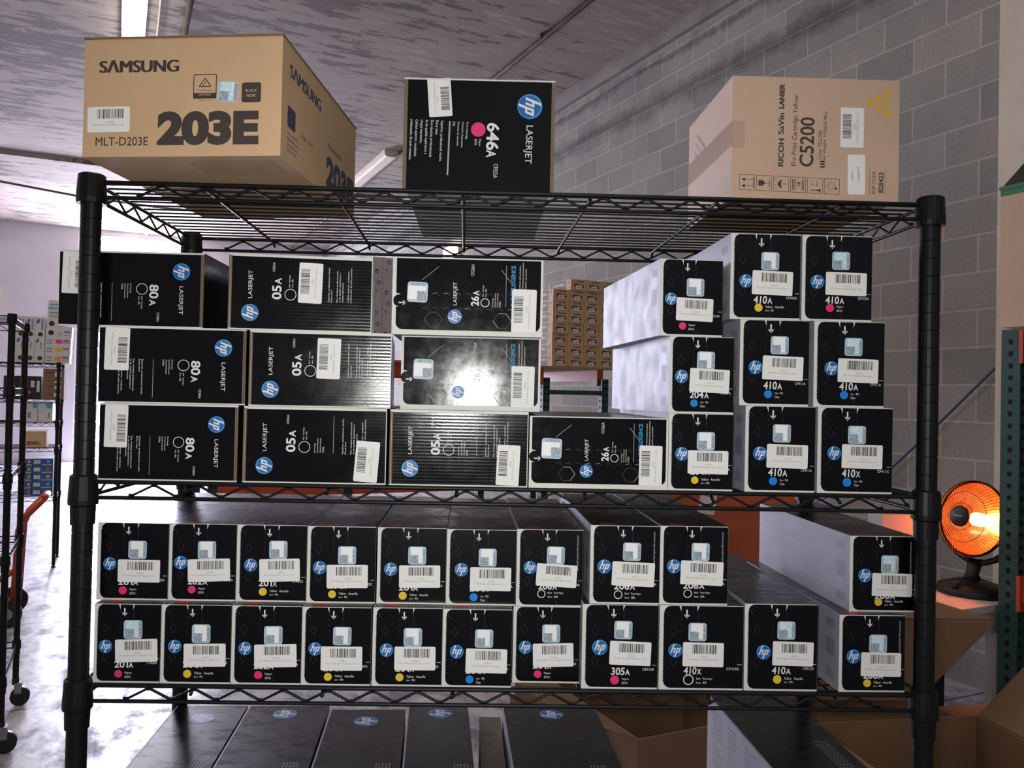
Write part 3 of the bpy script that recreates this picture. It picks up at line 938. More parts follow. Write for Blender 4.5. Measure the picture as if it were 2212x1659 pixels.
# ------------------------------------------------------------------ the three cartons on the top shelf
def samsung():
    root = thing('brown_carton', 'large brown carton with big black number, overhanging the top shelf at left', 'carton', (.038, -.11, 1.8033), math.radians(-6.8))
    w, h, L = .2556, .1478, .35
    mb = MB()
    mb.box(0, w, 0, L, 0, h, M_KRAFT)
    F = Face(mb, (0, 0, 0), (1, 0, 0), (0, 0, 1))
    px = lambda x: (x - 190) / 1400 * w
    py = lambda y: (925 - y) / 802 * h
    F.text('S\u039bMSUNG', px(583), py(309), px(862) - px(303), h * .106, M_BPRINT, 0, .065)
    F.text('203E', px(1080), py(735), px(1436) - px(722), h * .288, M_BPRINT, 0, .06)
    F.text('MLT-D203E', px(472), py(820), px(660) - px(285), h * .072, M_BPRINT, 0, .008)
    # certification mark
    x0, x1, y0, y1 = px(975), px(1133), py(533), py(375)
    for a, b, c, d in ((x0, y0, x1, y0), (x1, y0, x1, y1), (x1, y1, x0, y1), (x0, y1, x0, y0)):
        F.line(a, b, c, d, .0011, M_BPRINT, 2)
    F.rect(x0, y0, x1, y0 + (y1 - y0) * .22, M_BPRINT, 2)
    cx = (x0 + x1) / 2
    T = [(cx - .0075, py(455)), (cx + .0075, py(455)), (cx, py(398))]
    for a, b in zip(T, T[1:] + T[:1]):
        F.line(*a, *b, .0011, M_BPRINT, 2)
    F.line(cx - .003, py(450), cx + .0015, py(420), .0010, M_BPRINT, 2)
    F.text('CERTIFIED', cx, py(511), .016, .0025, M_KRAFT, 0, 0, 0, 3)
    F.text('T\u00dcVRheinland', cx, py(478), .021, .0027, M_BPRINT)
    F.text('Tested to spec', cx, py(548), .017, .002, M_BPRINT)
    F.rrect(px(1312), py(565), px(1447), py(433), .003, M_BPRINT, 2)
    F.text('BLACK', px(1379), py(487), .0145, .0034, M_KRAFT, 0, .01, 0, 3)
    F.text('NOIR', px(1379), py(520), .0115, .0034, M_KRAFT, 0, .01, 0, 3)
    S = Face(mb, (w, 0, 0), (0, 1, 0), (0, 0, 1))
    S.text('S\u039bMSUNG', .093, h * .795, .130, h * .115, M_NPRINT, 0, .06)
    S.text('203E', .265, h * .245, .15, h * .30, M_NPRINT, 0, .055)
    S.rrect(.022, h * .30, .052, h * .48, .003, M_NPRINT, 2)
    S.block(['ProXpress M3820 M3870', 'M4020 M4070 series', 'Cartouche de toner', 'Cartucho de t\u00f3ner'], .022, h * .245, .0045, .0068, M_NPRINT)
    S.text('High Yield', .10, h * .33, .05, .006, M_NPRINT)
    S.text('Rendement', .235, h * .50, .07, .008, M_NPRINT)
    B = Face(mb, (0, L, 0), (1, 0, 0), (0, -1, 0))
    for j in range(22):
        B.line(w * .50 + j * .0052, L - .02, w * .50 + j * .0052, L - .085, .0008, M_BPRINT, 1)
    mb.build('carton_body', root)
    mb = MB()
    mb.box(-.0008, w + .0008, -.0012, L + .001, h, h + .0025, M_KRAFTD)
    mb.build('lid_edge', root)
    price_label(root, (0, 0, 0), (1, 0, 0), (0, 0, 1), px(375), py(671), px(528) - px(225), h * .215, .6, 'MLTD203E', 'SAMSUNG MLT-D203E Extra High', 'sam')
    security_seal(root, (0, 0, 0), (1, 0, 0), (0, 0, 1), px(1215), py(493), .0255, -3, True)


samsung()


def hp646():
    root = thing('toner_box', 'tall black toner box with pink dot, standing alone mid top shelf', 'toner box', (.434, .012, 1.8033), math.radians(-1))
    w, h, L = .2035, .158, .34
    mb = MB()
    mb.box(0, w, 0, L, 0, h, M_BLACKT, {'front': M_BLACK, 'bottom': M_WHITE})
    F = Face(mb, (0, 0, 0), (1, 0, 0), (0, 0, 1))
    px = lambda x: (x - 300) / 1600 * w
    py = lambda y: (1470 - y) / 1275 * h
    r = -91.5
    F.logo(px(1660), py(477), .0178, r)
    F.text('LASERJET', px(1648), py(913), .054, .0125, M_TXT, r)
    F.text('646', px(1254), py(833), .039, .0180, M_TXT, r, .025)
    F.text('A', px(1238), py(1030), .0105, .0140, M_TXT, r, .02)
    F.text('CF033A', px(1292), py(1225), .020, .0060, M_TXT, r)
    F.disc(px(1090), py(755), .0103, DOTS['magenta'], 2)
    F.block(['Magenta', '\u54c1\u7ea2\u8272'], px(1110), py(865), .0036, .0055, M_TXT, r)
    F.block(PRN, px(965), py(672), .0036, .0062, M_TXT, r, ws=.00165)
    F.line(px(772), py(665), px(757), py(1285), .0022, M_TXTG, 2)
    F.block([SUP[0], SUP[1], SUP[3], SUP[4], SUP[5], SUP[7], SUP[8]], px(684), py(662), .0050, .0072, M_TXT, r, ws=.00188)
    mb.build('carton', root)
    mb = MB()
    mb.box(-.0055, -.0002, -.001, .012, .001, h - .001, M_FLUTE)
    mb.box(w + .0002, w + .0052, -.001, .012, .001, h - .003, M_FLUTE)
    mb.box(-.0055, w + .005, -.0008, .012, h, h + .0022, M_WHITE)
    mb.build('flap_edge', root)
    price_label(root, (0, 0, 0), (1, 0, 0), (0, 0, 1), px(655), py(398), .0545, .0330, -85.5, 'CF033A', 'HP 646A Magenta Toner Cartridge', '646')


hp646()


def ricoh():
    root = thing('brown_carton', 'pinkish brown carton with yellow ink dots at right end of top shelf', 'carton', (.8945, .002, 1.8033), 0)
    w, h, L = .2400, .1735, .225
    mb = MB()
    mb.box(0, w, 0, L, 0, h, M_KRAFTP)
    F = Face(mb, (0, 0, 0), (1, 0, 0), (0, 0, 1))
    px = lambda x: (x - 505) / 1290 * w
    py = lambda y: (1050 - y) / 940 * h
    r = 89
    F.text('RICOH', px(884), py(693), .040, .0082, M_BPRINT, r, .03)
    F.text('SaVin', px(882), py(471), .030, .0082, M_BPRINT, r, .045)
    F.text('LANIER', px(884), py(258), .036, .0075, M_BPRINT, r, .05)
    F.text('Pro Print Cartridge Yellow', px(992), py(520), .101, .0090, M_BPRINT, r, 0)
    F.text('C5200', px(1083), py(606), .0705, .0205, M_BPRINT, r, .018)
    F.text('Color: YELLOW', px(1183), py(625), .042, .0058, M_BPRINT, r)
    F.text('Net Weight: 1020g/35.98oz', px(1222), py(560), .072, .0058, M_BPRINT, r)
    F.text('\u2022\u2022\u2022', px(1205), py(775), .010, .008, M_BPRINT, r)
    for i, x in enumerate((626, 757, 889, 1019, 1150, 1280)):
        f = F.sub(px(x), py(930 + i * 3), -1)
        s = .0108
        for a, b, c, d in ((-s, -s, s, -s), (s, -s, s, s), (s, s, -s, s), (-s, s, -s, -s)):
            f.line(a, b, c, d, .0006, M_BPRINT, 2)
        if i == 0:      # this way up
            for y in (-.005, .004):
                f.line(-.006, y, .009, y, .0007, M_BPRINT, 2)
                f.poly([(-.008, y), (-.003, y - .0025), (-.003, y + .0025)], M_BPRINT, 2)
            f.line(.0092, -.008, .0092, .008, .0008, M_BPRINT, 2)
        elif i == 1:    # fragile glass
            f.poly([(-.008, -.004), (-.002, -.004), (.001, -.001), (.001, .001), (-.002, .004), (-.008, .004)], M_BPRINT, 2)
            f.line(0, 0, .008, 0, .0007, M_BPRINT, 2)
            f.line(.008, -.006, .008, .006, .0008, M_BPRINT, 2)
        elif i == 2:    # keep dry
            f.poly([(.001, -.007), (-.004, -.003), (-.0055, 0), (-.004, .003), (.001, .007), (-.0005, 0)], M_BPRINT, 2)
            f.line(-.001, 0, .008, .0, .0007, M_BPRINT, 2)
            for y in (-.006, -.002, .002, .006):
                f.line(-.0095, y + .001, -.006, y, .0005, M_BPRINT, 2)
        elif i == 3:    # stacking limit
            f.text('18', .001, .001, .006, .005, M_BPRINT, 90, .02)
            for x2 in (-.008, -.006, -.004, .006, .008):
                f.line(x2, -.008, x2, .008, .0009, M_BPRINT, 2)
        elif i == 4:    # temperature
            f.line(-.007, -.0065, .006, -.0065, .0011, M_BPRINT, 2)
            f.disc(.0065, -.0065, .002, M_BPRINT, 2, 12)
            f.text('35\u00b0C', -.004, .003, .008, .003, M_BPRINT, 90)
            f.text('95\u00b0F', .003, .003, .008, .003, M_BPRINT, 90)
        else:           # keep from sun
            for a in range(0, 360, 30):
                c, sn = math.cos(math.radians(a)), math.sin(math.radians(a))
                f.line(-.001 + c * .003, sn * .003, -.001 + c * .008, sn * .008, .0004, M_BPRINT, 2)
            f.disc(.006, -.003, .0016, M_BPRINT, 2, 10)
    for x, y in ((1568, 290), (1630, 252), (1633, 327), (1695, 220), (1696, 294), (1696, 370)):
        F.disc(px(x), py(y), .0049, M_YELP, 2)
    F.text('EDP CODE', px(1603), py(905), .0315, .0046, M_BPRINT, r)
    F.text('828423', px(1660), py(905), .0290, .0068, M_BPRINT, r, .02)
    F.line(px(1572), py(1005), px(1572), py(800), .0004, M_BPRINT, 2)
    F.line(px(1690), py(1005), px(1690), py(800), .0004, M_BPRINT, 2)
    S = Face(mb, (0, L, 0), (0, -1, 0), (0, 0, 1))
    for a, b in ((.13, .13), (.15, .08), (.15, .05), (.17, .10), (.165, .025)):
        S.disc(a + .03, b * .7, .0055, M_YELP, 1, 14)
    S.block(['RICOH SAVIN LANIER', 'Pro Print Cartridge', 'C5200'], .05, h * .82, .008, .014, M_GREYP, -35)
    mb.build('carton_body', root)
    mb = MB()
    S = Face(mb, (0, L, 0), (0, -1, 0), (0, 0, 1)).sub(0, 0, 0, 1)
    S.plate(0, h * .43, L, h * .63, .001, .0002, M_TAPE)
    F2 = Face(mb, (0, 0, 0), (1, 0, 0), (0, 0, 1)).sub(0, 0, 0, 1)
    F2.plate(0, h * .41, .018, h * .63, .001, .0002, M_TAPE)
    mb.build('packing_tape', root)
    price_label(root, (0, 0, 0), (1, 0, 0), (0, 0, 1), px(1430), py(486), .0570, .0335, 90, '828423', 'RICOH Pro C5200 Yellow Toner', 'ric')
    mb = MB()
    f = Face(mb, (0, 0, 0), (1, 0, 0), (0, 0, 1)).sub(px(1468), py(848), 91, 2)
    f.plate(-.0285, -.0125, .0285, .0125, .003, .0003, M_STICK)
    g = Face(mb, f.p(0, 0, 2.6), f.R, f.U)
    g.text('1000071', 0, -.003, .020, .004, M_INKG, k=1)
    g.text('828423', -.002, .006, .014, .003, M_INKG, k=1)
    mb.build('blank_sticker', root)


ricoh()

# ------------------------------------------------------------------ black cartons on the bottom shelf, seen from above
Z4 = .7485
LOWB = [  # x0, x1, y0, y1, top, logo x, logo y, label
    (.018, .147, .02, .385, .930, .080, .326, 'black toner box at the left post on the bottom shelf'),
    (.151, .298, .00, .389, .930, .223, .350, 'scuffed black toner box, second from the left on the bottom shelf'),
    (.302, .440, .00, .376, .930, .372, .322, 'black toner box with small blue emblem, third from the left on the bottom shelf'),
    (.4435, .556, .00, .395, .930, .504, .362, 'black toner box left of the dusty gap on the bottom shelf'),
    (.613, .788, .00, .395, .930, .702, .362, 'black toner box right of the dusty gap on the bottom shelf'),
    (1.0, 1.150, .03, .39, .960, None, None, 'black-topped toner box with white printed side near the right post on the bottom shelf'),
]
for i, (x0, x1, y0, y1, zt, lx, ly, lb) in enumerate(LOWB):
    w, L, h = x1 - x0, y1 - y0, zt - Z4
    root = thing('toner_box', lb, 'toner box', ((x0 + x1) / 2, y0, Z4), math.radians(2.2 if i < 4 else 1.2), 'black toner boxes on the bottom shelf')
    mb = MB()
    mb.box(-w / 2, w / 2, 0, L, 0, h, M_BLACKT, {'left': M_WHITEG, 'bottom': M_WHITEG})
    T = Face(mb, (-w / 2, 0, h), (1, 0, 0), (0, 1, 0))
    T.rect(0, 0, .003, L, M_WHITEG, 1)
    for j in range(5):
        for q in range(14):
            T.rect(w * .72 + j * .0052, .02 + q * .010, w * .72 + j * .0052 + .0016, .02 + q * .010 + .007, M_TXTG, 1)
    if lx is not None:
        T.logo(lx - x0, ly - y0, .0215, 90)
    S = Face(mb, (-w / 2, L, 0), (0, -1, 0), (0, 0, 1))
    rnd = random.Random(i)
    for b in range(4):
        for j in range(12):
            S.rect(.03 + b * .08, h * .92 - j * .0085, .03 + b * .08 + .06 * (.5 + .5 * rnd.random()), h * .92 - j * .0085 + .003, M_GREYP, 1)
    mb.build('carton', root)
mb = MB()
mb.box(.5625, .602, .03, .385, Z4, .915, M_DUSTY)
tag(mb.build('dusty_carton'), 'narrow dusty brown carton in the gap between the black boxes below', 'carton')

# ------------------------------------------------------------------ the room
CEIL, WALLN, BACKW, LEFTN, NEARW = 4.69, 4.257, 16.9, -6.5, -4.5


def wall_mat(t, b):
    v = coords(t)
    br = nd(t, 'ShaderNodeTexBrick')
    br.offset = 0.5
    br.inputs['Scale'].default_value = 1.0
    br.inputs['Brick Width'].default_value = 0.4064
    br.inputs['Row Height'].default_value = 0.2032
    br.inputs['Mortar Size'].default_value = 0.006
    br.inputs['Mortar Smooth'].default_value = 0.25
    br.inputs['Bias'].default_value = -0.1
    br.inputs['Color1'].default_value = (0.25, 0.243, 0.226, 1)
    br.inputs['Color2'].default_value = (0.33, 0.316, 0.288, 1)
    br.inputs['Mortar'].default_value = (0.42, 0.40, 0.365, 1)
    t.links.new(v, br.inputs['Vector'])
    n1 = noise(t, v, 1.3, 3)
    n2 = noise(t, v, 60, 4)
    c = mixc(t, 1.0, br.outputs['Color'], ramp(t, n1, [(0.3, (0.82, 0.82, 0.84)), (0.7, (1.12, 1.10, 1.05))]), 'MULTIPLY')
    c = mixc(t, 1.0, c, ramp(t, n2, [(0.3, (0.84,) * 3), (0.75, (1.12,) * 3)]), 'MULTIPLY')
    # dark along two courses: ledge shade painted in above, old grime below
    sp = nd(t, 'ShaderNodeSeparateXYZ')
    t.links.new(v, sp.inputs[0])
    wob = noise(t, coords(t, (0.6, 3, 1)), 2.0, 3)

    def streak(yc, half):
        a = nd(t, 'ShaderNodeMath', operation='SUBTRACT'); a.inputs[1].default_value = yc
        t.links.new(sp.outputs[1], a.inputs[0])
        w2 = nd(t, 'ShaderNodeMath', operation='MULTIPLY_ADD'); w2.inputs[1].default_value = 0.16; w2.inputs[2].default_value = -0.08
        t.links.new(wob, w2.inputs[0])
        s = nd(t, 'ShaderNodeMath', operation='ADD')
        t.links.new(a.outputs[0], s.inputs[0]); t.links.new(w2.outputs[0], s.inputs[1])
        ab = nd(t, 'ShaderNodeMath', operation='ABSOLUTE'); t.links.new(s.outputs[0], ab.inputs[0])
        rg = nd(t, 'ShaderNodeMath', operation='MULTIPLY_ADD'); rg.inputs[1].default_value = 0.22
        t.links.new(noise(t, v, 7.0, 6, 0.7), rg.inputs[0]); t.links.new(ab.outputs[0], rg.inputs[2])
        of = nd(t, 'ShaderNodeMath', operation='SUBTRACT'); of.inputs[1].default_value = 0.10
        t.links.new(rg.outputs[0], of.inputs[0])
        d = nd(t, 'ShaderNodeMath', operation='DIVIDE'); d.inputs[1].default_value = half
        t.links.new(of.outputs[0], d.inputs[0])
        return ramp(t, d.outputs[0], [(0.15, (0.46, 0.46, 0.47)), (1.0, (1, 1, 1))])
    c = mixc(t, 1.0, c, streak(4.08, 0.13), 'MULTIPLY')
    c = mixc(t, 1.0, c, streak(4.44, 0.07), 'MULTIPLY')  # shade under the ledge, put into the wall colour
    t.links.new(c, b.inputs['Base Color'])
    bump(t, b, mixc(t, 0.4, br.outputs['Fac'], n2), -0.4, 0.01)


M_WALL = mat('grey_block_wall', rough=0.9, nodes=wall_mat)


def ceil_mat(t, b):
    v = coords(t, (1, 1, 1))
    v2 = coords(t, (0.8, 3.0, 1))
    v3 = coords(t, (0.5, 5.0, 1))
    n = noise(t, v2, 2.8, 10, 0.72)
    big = noise(t, coords(t, (1, 1.3, 1), 0, (1.7, .4, 0)), 0.45, 2)
    fine = noise(t, v3, 2.2, 5)
    base = ramp(t, fine, [(0.3, (0.25, 0.205, 0.175)), (0.7, (0.32, 0.27, 0.238))])
    s = nd(t, 'ShaderNodeMath', operation='MULTIPLY_ADD')
    s.inputs[1].default_value = 0.5
    t.links.new(big, s.inputs[0]); t.links.new(n, s.inputs[2])
    pk = ramp(t, s.outputs[0], [(0.800, (0, 0, 0)), (0.810, (1, 1, 1))])
    c = mixc(t, pk, base, ramp(t, fine, [(0.3, (0.085, 0.070, 0.058)), (0.7, (0.15, 0.125, 0.108))]))
    pl = ramp(t, s.outputs[0], [(0.62, (1, 1, 1)), (0.64, (0, 0, 0))])
    c = mixc(t, pl, c, (0.36, 0.315, 0.285))
    t.links.new(c, b.inputs['Base Color'])
    bump(t, b, pk, -0.3, 0.02)


M_CEIL = mat('peeling_painted_ceiling', rough=0.85, nodes=ceil_mat)


def floor_mat(t, b):
    v = coords(t)
    n = noise(t, coords(t, (1, .6, 1)), 5.5, 7, 0.68)
    n2 = noise(t, v, 22, 5)
    c = ramp(t, n, [(0.40, (0.17, 0.17, 0.22)), (0.50, (0.40, 0.40, 0.46)), (0.60, (0.60, 0.60, 0.65))])
    br = nd(t, 'ShaderNodeTexBrick')
    br.offset = 0.0
    for k, val in (('Scale', 1.0), ('Brick Width', 3.1), ('Row Height', 1.55), ('Mortar Size', 0.010)):
        br.inputs[k].default_value = val
    br.inputs['Color1'].default_value = br.inputs['Color2'].default_value = (1, 1, 1, 1)
    br.inputs['Mortar'].default_value = (0.3, 0.3, 0.33, 1)
    t.links.new(v, br.inputs['Vector'])
    t.links.new(mixc(t, 1.0, c, br.outputs['Color'], 'MULTIPLY'), b.inputs['Base Color'])
    t.links.new(ramp(t, n, [(0.38, (0.60,) * 3), (0.6, (0.30,) * 3)]), b.inputs['Roughness'])
    bump(t, b, n2, 0.10, 0.01)


M_FLOOR = mat('worn_concrete_floor', rough=0.35, nodes=floor_mat)
M_BACK = mat('white_painted_wall', (0.62, 0.58, 0.58), 0.7, nodes=wear((0.58, 0.54, 0.54), (0.66, 0.62, 0.62), 0.8))
M_DULL = mat('grey_painted_wall', (0.40, 0.39, 0.38), 0.8)


def room_obj(mb, name, parent=None):
    o = mb.build(name, parent)
    if parent is None:
        o.rotation_euler = (0, 0, TH)
    return o


# right wall: built lying, then stood up so the block courses run along it
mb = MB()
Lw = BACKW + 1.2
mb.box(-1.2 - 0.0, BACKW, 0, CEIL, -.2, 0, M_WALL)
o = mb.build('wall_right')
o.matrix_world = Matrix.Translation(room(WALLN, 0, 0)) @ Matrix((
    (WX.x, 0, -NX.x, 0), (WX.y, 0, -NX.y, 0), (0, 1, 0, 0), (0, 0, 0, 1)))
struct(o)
mb = MB(); mb.box(WALLN, WALLN + .2, NEARW, -1.2, 0, CEIL, M_DULL); struct(room_obj(mb, 'wall_right_end'))
mb = MB(); mb.box(LEFTN - .2, WALLN + .2, NEARW, BACKW + .2, -.2, 0, M_FLOOR); struct(room_obj(mb, 'floor'))
mb = MB(); mb.box(LEFTN - .2, WALLN + .2, NEARW, BACKW + .2, CEIL, CEIL + .2, M_CEIL); struct(room_obj(mb, 'ceiling'))
DN0, DN1, DH = -.72, 1.42, 4.62
mb = MB()
mb.box(LEFTN, DN0, BACKW, BACKW + .2, 0, CEIL, M_BACK)
mb.box(DN1, WALLN, BACKW, BACKW + .2, 0, CEIL, M_BACK)
mb.box(DN0, DN1, BACKW, BACKW + .2, DH, CEIL, M_BACK)
struct(room_obj(mb, 'wall_back'))
mb = MB(); mb.box(LEFTN - .2, LEFTN, NEARW, BACKW, 0, CEIL, M_BACK); struct(room_obj(mb, 'wall_left'))
mb = MB(); mb.box(LEFTN, WALLN, NEARW - .2, NEARW, 0, CEIL, M_DULL); struct(room_obj(mb, 'wall_near'))

# daylit dock door
M_DAY = mat('daylit_door_panel', (0.8, 0.8, 0.8), 0.5, emit=(0.80, 0.80, 1.0), strength=DOOR_E)
mb = MB()
mb.box(DN0, DN1, BACKW + .12, BACKW + .16, 0, DH, M_DAY)
d1 = struct(room_obj(mb, 'door_1'))
mb = MB()
for a, b, z0, z1 in ((DN0, DN0 + .05, 0, DH), (DN1 - .05, DN1, 0, DH), (DN0, DN1, DH - .05, DH)):
    mb.box(a, b, BACKW + .02, BACKW + .12, z0, z1, M_BACK)
mb.build('door_frame', d1)
# ledge of the bond beam above the blocks
mb = MB()
mb.box(WALLN - .05, WALLN, -1.2, BACKW, 4.54, CEIL, mat('concrete_ledge', (0.24, 0.22, 0.20), 0.85, nodes=wear((0.20, 0.18, 0.165), (0.28, 0.26, 0.24), 4)))
struct(room_obj(mb, 'trim_1'))
# painted column at the end of the block wall
mb = MB()
mb.box(3.98, 4.25, 1.08, 1.34, 0, CEIL, M_CREAM)
struct(room_obj(mb, 'column'))
# conduits under the ceiling
M_PIPE = mat('rusty_conduit', (0.085, 0.058, 0.04), 0.7, nodes=wear((0.06, 0.042, 0.03), (0.14, 0.10, 0.075), 6))
M_PIPEL = mat('pale_conduit', (0.42, 0.39, 0.38), 0.5)
mb = MB()
mb.tube([room(3.36, -1, 4.655), room(3.38, 6.2, 4.655), room(3.36, 10.2, 4.655), room(3.5, 16.8, 4.655)], .022, M_PIPE, 10)
for w in (2, 5, 8, 10.3, 13):
    mb.obox(room(3.37, w, 4.67), NX, WX, Vector((0, 0, 1)), .065, .02, .05, M_PIPE)
tag(mb.build('ceiling_conduit'), 'rusty brown conduit running under the ceiling near the block wall', 'conduit')
mb = MB(); mb.tube([room(.50, -1, 4.655), room(.53, 16.8, 4.655)], .026, M_PIPE, 10)
tag(mb.build('ceiling_conduit'), 'brown ceiling pipe right of the lit strip lamp', 'conduit')
mb = MB(); mb.tube([room(.27, -1, 4.67), room(.33, 16.8, 4.67)], .010, M_PIPEL, 8)
tag(mb.build('ceiling_conduit'), 'thin pale conduit beside the lit strip lamp', 'conduit')
mb = MB()
mb.box(LEFTN, WALLN - .08, 11.38, 11.50, 4.62, CEIL, M_CEIL)
struct(room_obj(mb, 'trim_2'))
mb = MB()
mb.tube([room(-3.5, 12.9, 4.62), room(-1.64, 13.01, 4.60), room(-.6, 13.08, 4.52), room(.6, 13.2, 4.50), room(2.5, 13.3, 4.55)], .018, M_PIPE, 8)
tag(mb.build('ceiling_cable'), 'dark cable sagging under the ceiling at the left', 'cable')

# ceiling lamps
M_LAMP = mat('lit_tube_diffuser', (0.9, 0.9, 0.9), 0.5, emit=(1.0, 0.93, 0.85), strength=STRIP_E)


def strip_lamp(label, n, w0, w1, lit=True, z=4.585, wd=.14):
    root = thing('ceiling_light', label, 'ceiling light', room(n, (w0 + w1) / 2, z), TH)
    L = (w1 - w0) / 2
    mb = MB(); mb.box(-wd / 2 - .01, wd / 2 + .01, -L, L, .045, .10, M_CREAM); mb.build('housing', root)
    mb = MB()
    a = [(-wd / 2, .045), (-wd / 2, .015), (-wd / 3, 0), (wd / 3, 0), (wd / 2, .015), (wd / 2, .045)]
    V = [(x, y, zz) for y in (-L, L) for x, zz in a]
    mb.mesh(V, [(0, 1, 7, 6), (1, 2, 8, 7), (2, 3, 9, 8), (3, 4, 10, 9), (4, 5, 11, 10), (5, 4, 3, 2, 1, 0), (6, 7, 8, 9, 10, 11)], M_LAMP if lit else M_CREAM)
    mb.build('diffuser', root)
    return root


strip_lamp('glaring lit strip lamp on the ceiling above the large brown carton', .10, 1.4, 6.95, wd=.17)
strip_lamp('lit strip lamp further back on the ceiling behind the large brown carton', .10, 8.6, 10.2)
strip_lamp('lit strip lamp at the left side of the ceiling', -3.6, 3.0, 8.0)
strip_lamp('added lit strip lamp on the ceiling behind the viewer, out of view', .10, -4.2, -1.6, wd=.2)  # added unseen lamp that fills the box fronts with light
strip_lamp('unlit peeling white strip fixture on the ceiling left of the black box', 3.24, 8.9, 10.7, False, 4.60, .17)
strip_lamp('unlit white strip fixture on the ceiling at the far left', -2.2, 13.8, 16.6, False, wd=.22)

root = thing('wall_light', 'small lit white lamp on the block wall, seen just under the top wire shelf', 'wall light', room(WALLN, 9.04, 3.40), TH)
mb = MB(); mb.box(-.06, -.002, -.17, .17, -.02, .13, M_CREAM); mb.build('housing', root)
mb = MB(); mb.box(-.15, -.06, -.15, .15, -.01, .12, M_LAMP); mb.build('diffuser', root)

# blue cable hanging along the block wall
mb = MB()
mb.tube([room(4.23, 1.38, 1.80), room(4.22, 1.45, 1.76), room(4.225, 1.9, 1.33), room(4.22, 2.15, 1.10), room(4.2, 2.8, .8)], .007, M_CORD, 6)
tag(mb.build('blue_cable'), 'thin blue cable slanting across the grey block wall', 'cable')


# ------------------------------------------------------------------ pallet racks
def teardrop(mb, f, cx, cy, s):
    f.poly([(cx - .3 * s, cy - .5 * s), (cx + .3 * s, cy - .5 * s), (cx + .5 * s, cy + .1 * s), (cx + .3 * s, cy + .5 * s), (cx - .3 * s, cy + .5 * s), (cx - .5 * s, cy + .1 * s)], M_HOLE, 2)


def upright(root, n0, w0, zt, s=.08, step=.0508):
    mb = MB()
    mb.box(n0, n0 + s, w0, w0 + s, 0, zt, M_GREEN)
    F = Face(mb, (n0, w0, 0), (1, 0, 0), (0, 0, 1))
    G = Face(mb, (n0, w0 + s, 0), (0, -1, 0), (0, 0, 1))
    z = .06
    while z < zt - .02:
        teardrop(mb, F, s * .26, z, .022)
        teardrop(mb, F, s * .74, z, .022)
        teardrop(mb, G, s * .5, z, .022)
        z += step
    p = mb.build('upright', root)
    mb = MB(); mb.box(n0 - .02, n0 + s + .02, w0 - .02, w0 + s + .02, 0, .008, M_GREEN); mb.build('foot_plate', p)


def beam(root, a, b, z0, z1, along_n=True, t=.04, connectors=True):
    """a, b = (n, w) ends."""
    mb = MB()
    if along_n:
        mb.box(a[0], b[0], a[1], a[1] + t, z0, z1, M_ORANGE)
        for x in (a[0], b[0] - .012):
            mb.box(x - .002, x + .014, a[1] - .012, a[1] + t + .004, z0 - .04, z1 + .01, M_ORANGE)
    else:
        mb.box(a[0], a[0] + t, a[1], b[1], z0, z1, M_ORANGE)
        for y in (a[1], b[1] - .012):
            mb.box(a[0] - .012, a[0] + t + .004, y - .002, y + .014, z0 - .04, z1 + .01, M_ORANGE)
    mb.build('beam', root)


rk = thing('pallet_rack', 'green pallet rack with orange beams at the right edge, carrying a taped carton', 'pallet rack', (0, 0, 0), TH)
upright(rk, 3.478, .905, 1.84)
upright(rk, 3.478, -1.2, 1.84)
upright(rk, 4.10, .905, 1.84)
upright(rk, 4.10, -1.2, 1.84)
for z0, z1 in ((1.735, 1.832), (.700, .798)):
    beam(rk, (3.482, -1.12), (3.482, .904), z0, z1, False)
    beam(rk, (4.12, -1.12), (4.12, .904), z0, z1, False)
    mb = MB(); mb.box(3.560, 4.118, -1.1, .90, z1 - .02, z1 - .001, M_WOOD); mb.build('deck', rk)
for z in (.35, 1.25):
    mb = MB(); mb.box(3.560, 4.10, .925, .955, z, z + .04, M_GREEN); mb.build('brace', rk)

root = thing('taped_carton', 'tall kraft carton with green tape on top of the right pallet rack', 'carton', room(3.30, .28, 1.8325), TH)
mb = MB(); mb.box(0, .56, 0, .60, 0, .56, M_KRAFTP)
mb.build('carton_body', root)
mb = MB()
G = Face(mb, (0, .60, 0), (0, -1, 0), (0, 0, 1))
f = G.sub(0, 0, 0, 1)
f.plate(0, .535, .60, .562, .001, .001, M_TAPEG)
mb.box(-.004, .56, -.004, .604, .5605, .575, M_TAPEG)
mb.build('green_tape', root)
mb = MB()
f = G.sub(0, 0, 0, 1)
f.plate(.02, .47, .58, .53, .001, .0004, M_TAPE)
f.plate(.02, .01, .58, .06, .001, .0004, M_TAPE)
mb.build('clear_tape', root)
mb = MB()
V = [(0.01, .60, .576), (.01, .0, .576), (.30, .0, .90), (.30, .52, .90)]
V2 = [(x + .01, y, z) for x, y, z in V]
mb.mesh(V + V2, [(0, 1, 2, 3), (7, 6, 5, 4), (0, 4, 5, 1), (1, 5, 6, 2), (2, 6, 7, 3), (3, 7, 4, 0)], mat('dark_board_inside', (0.05, 0.04, 0.025), 0.8))
mb.build('lid_flap', root)

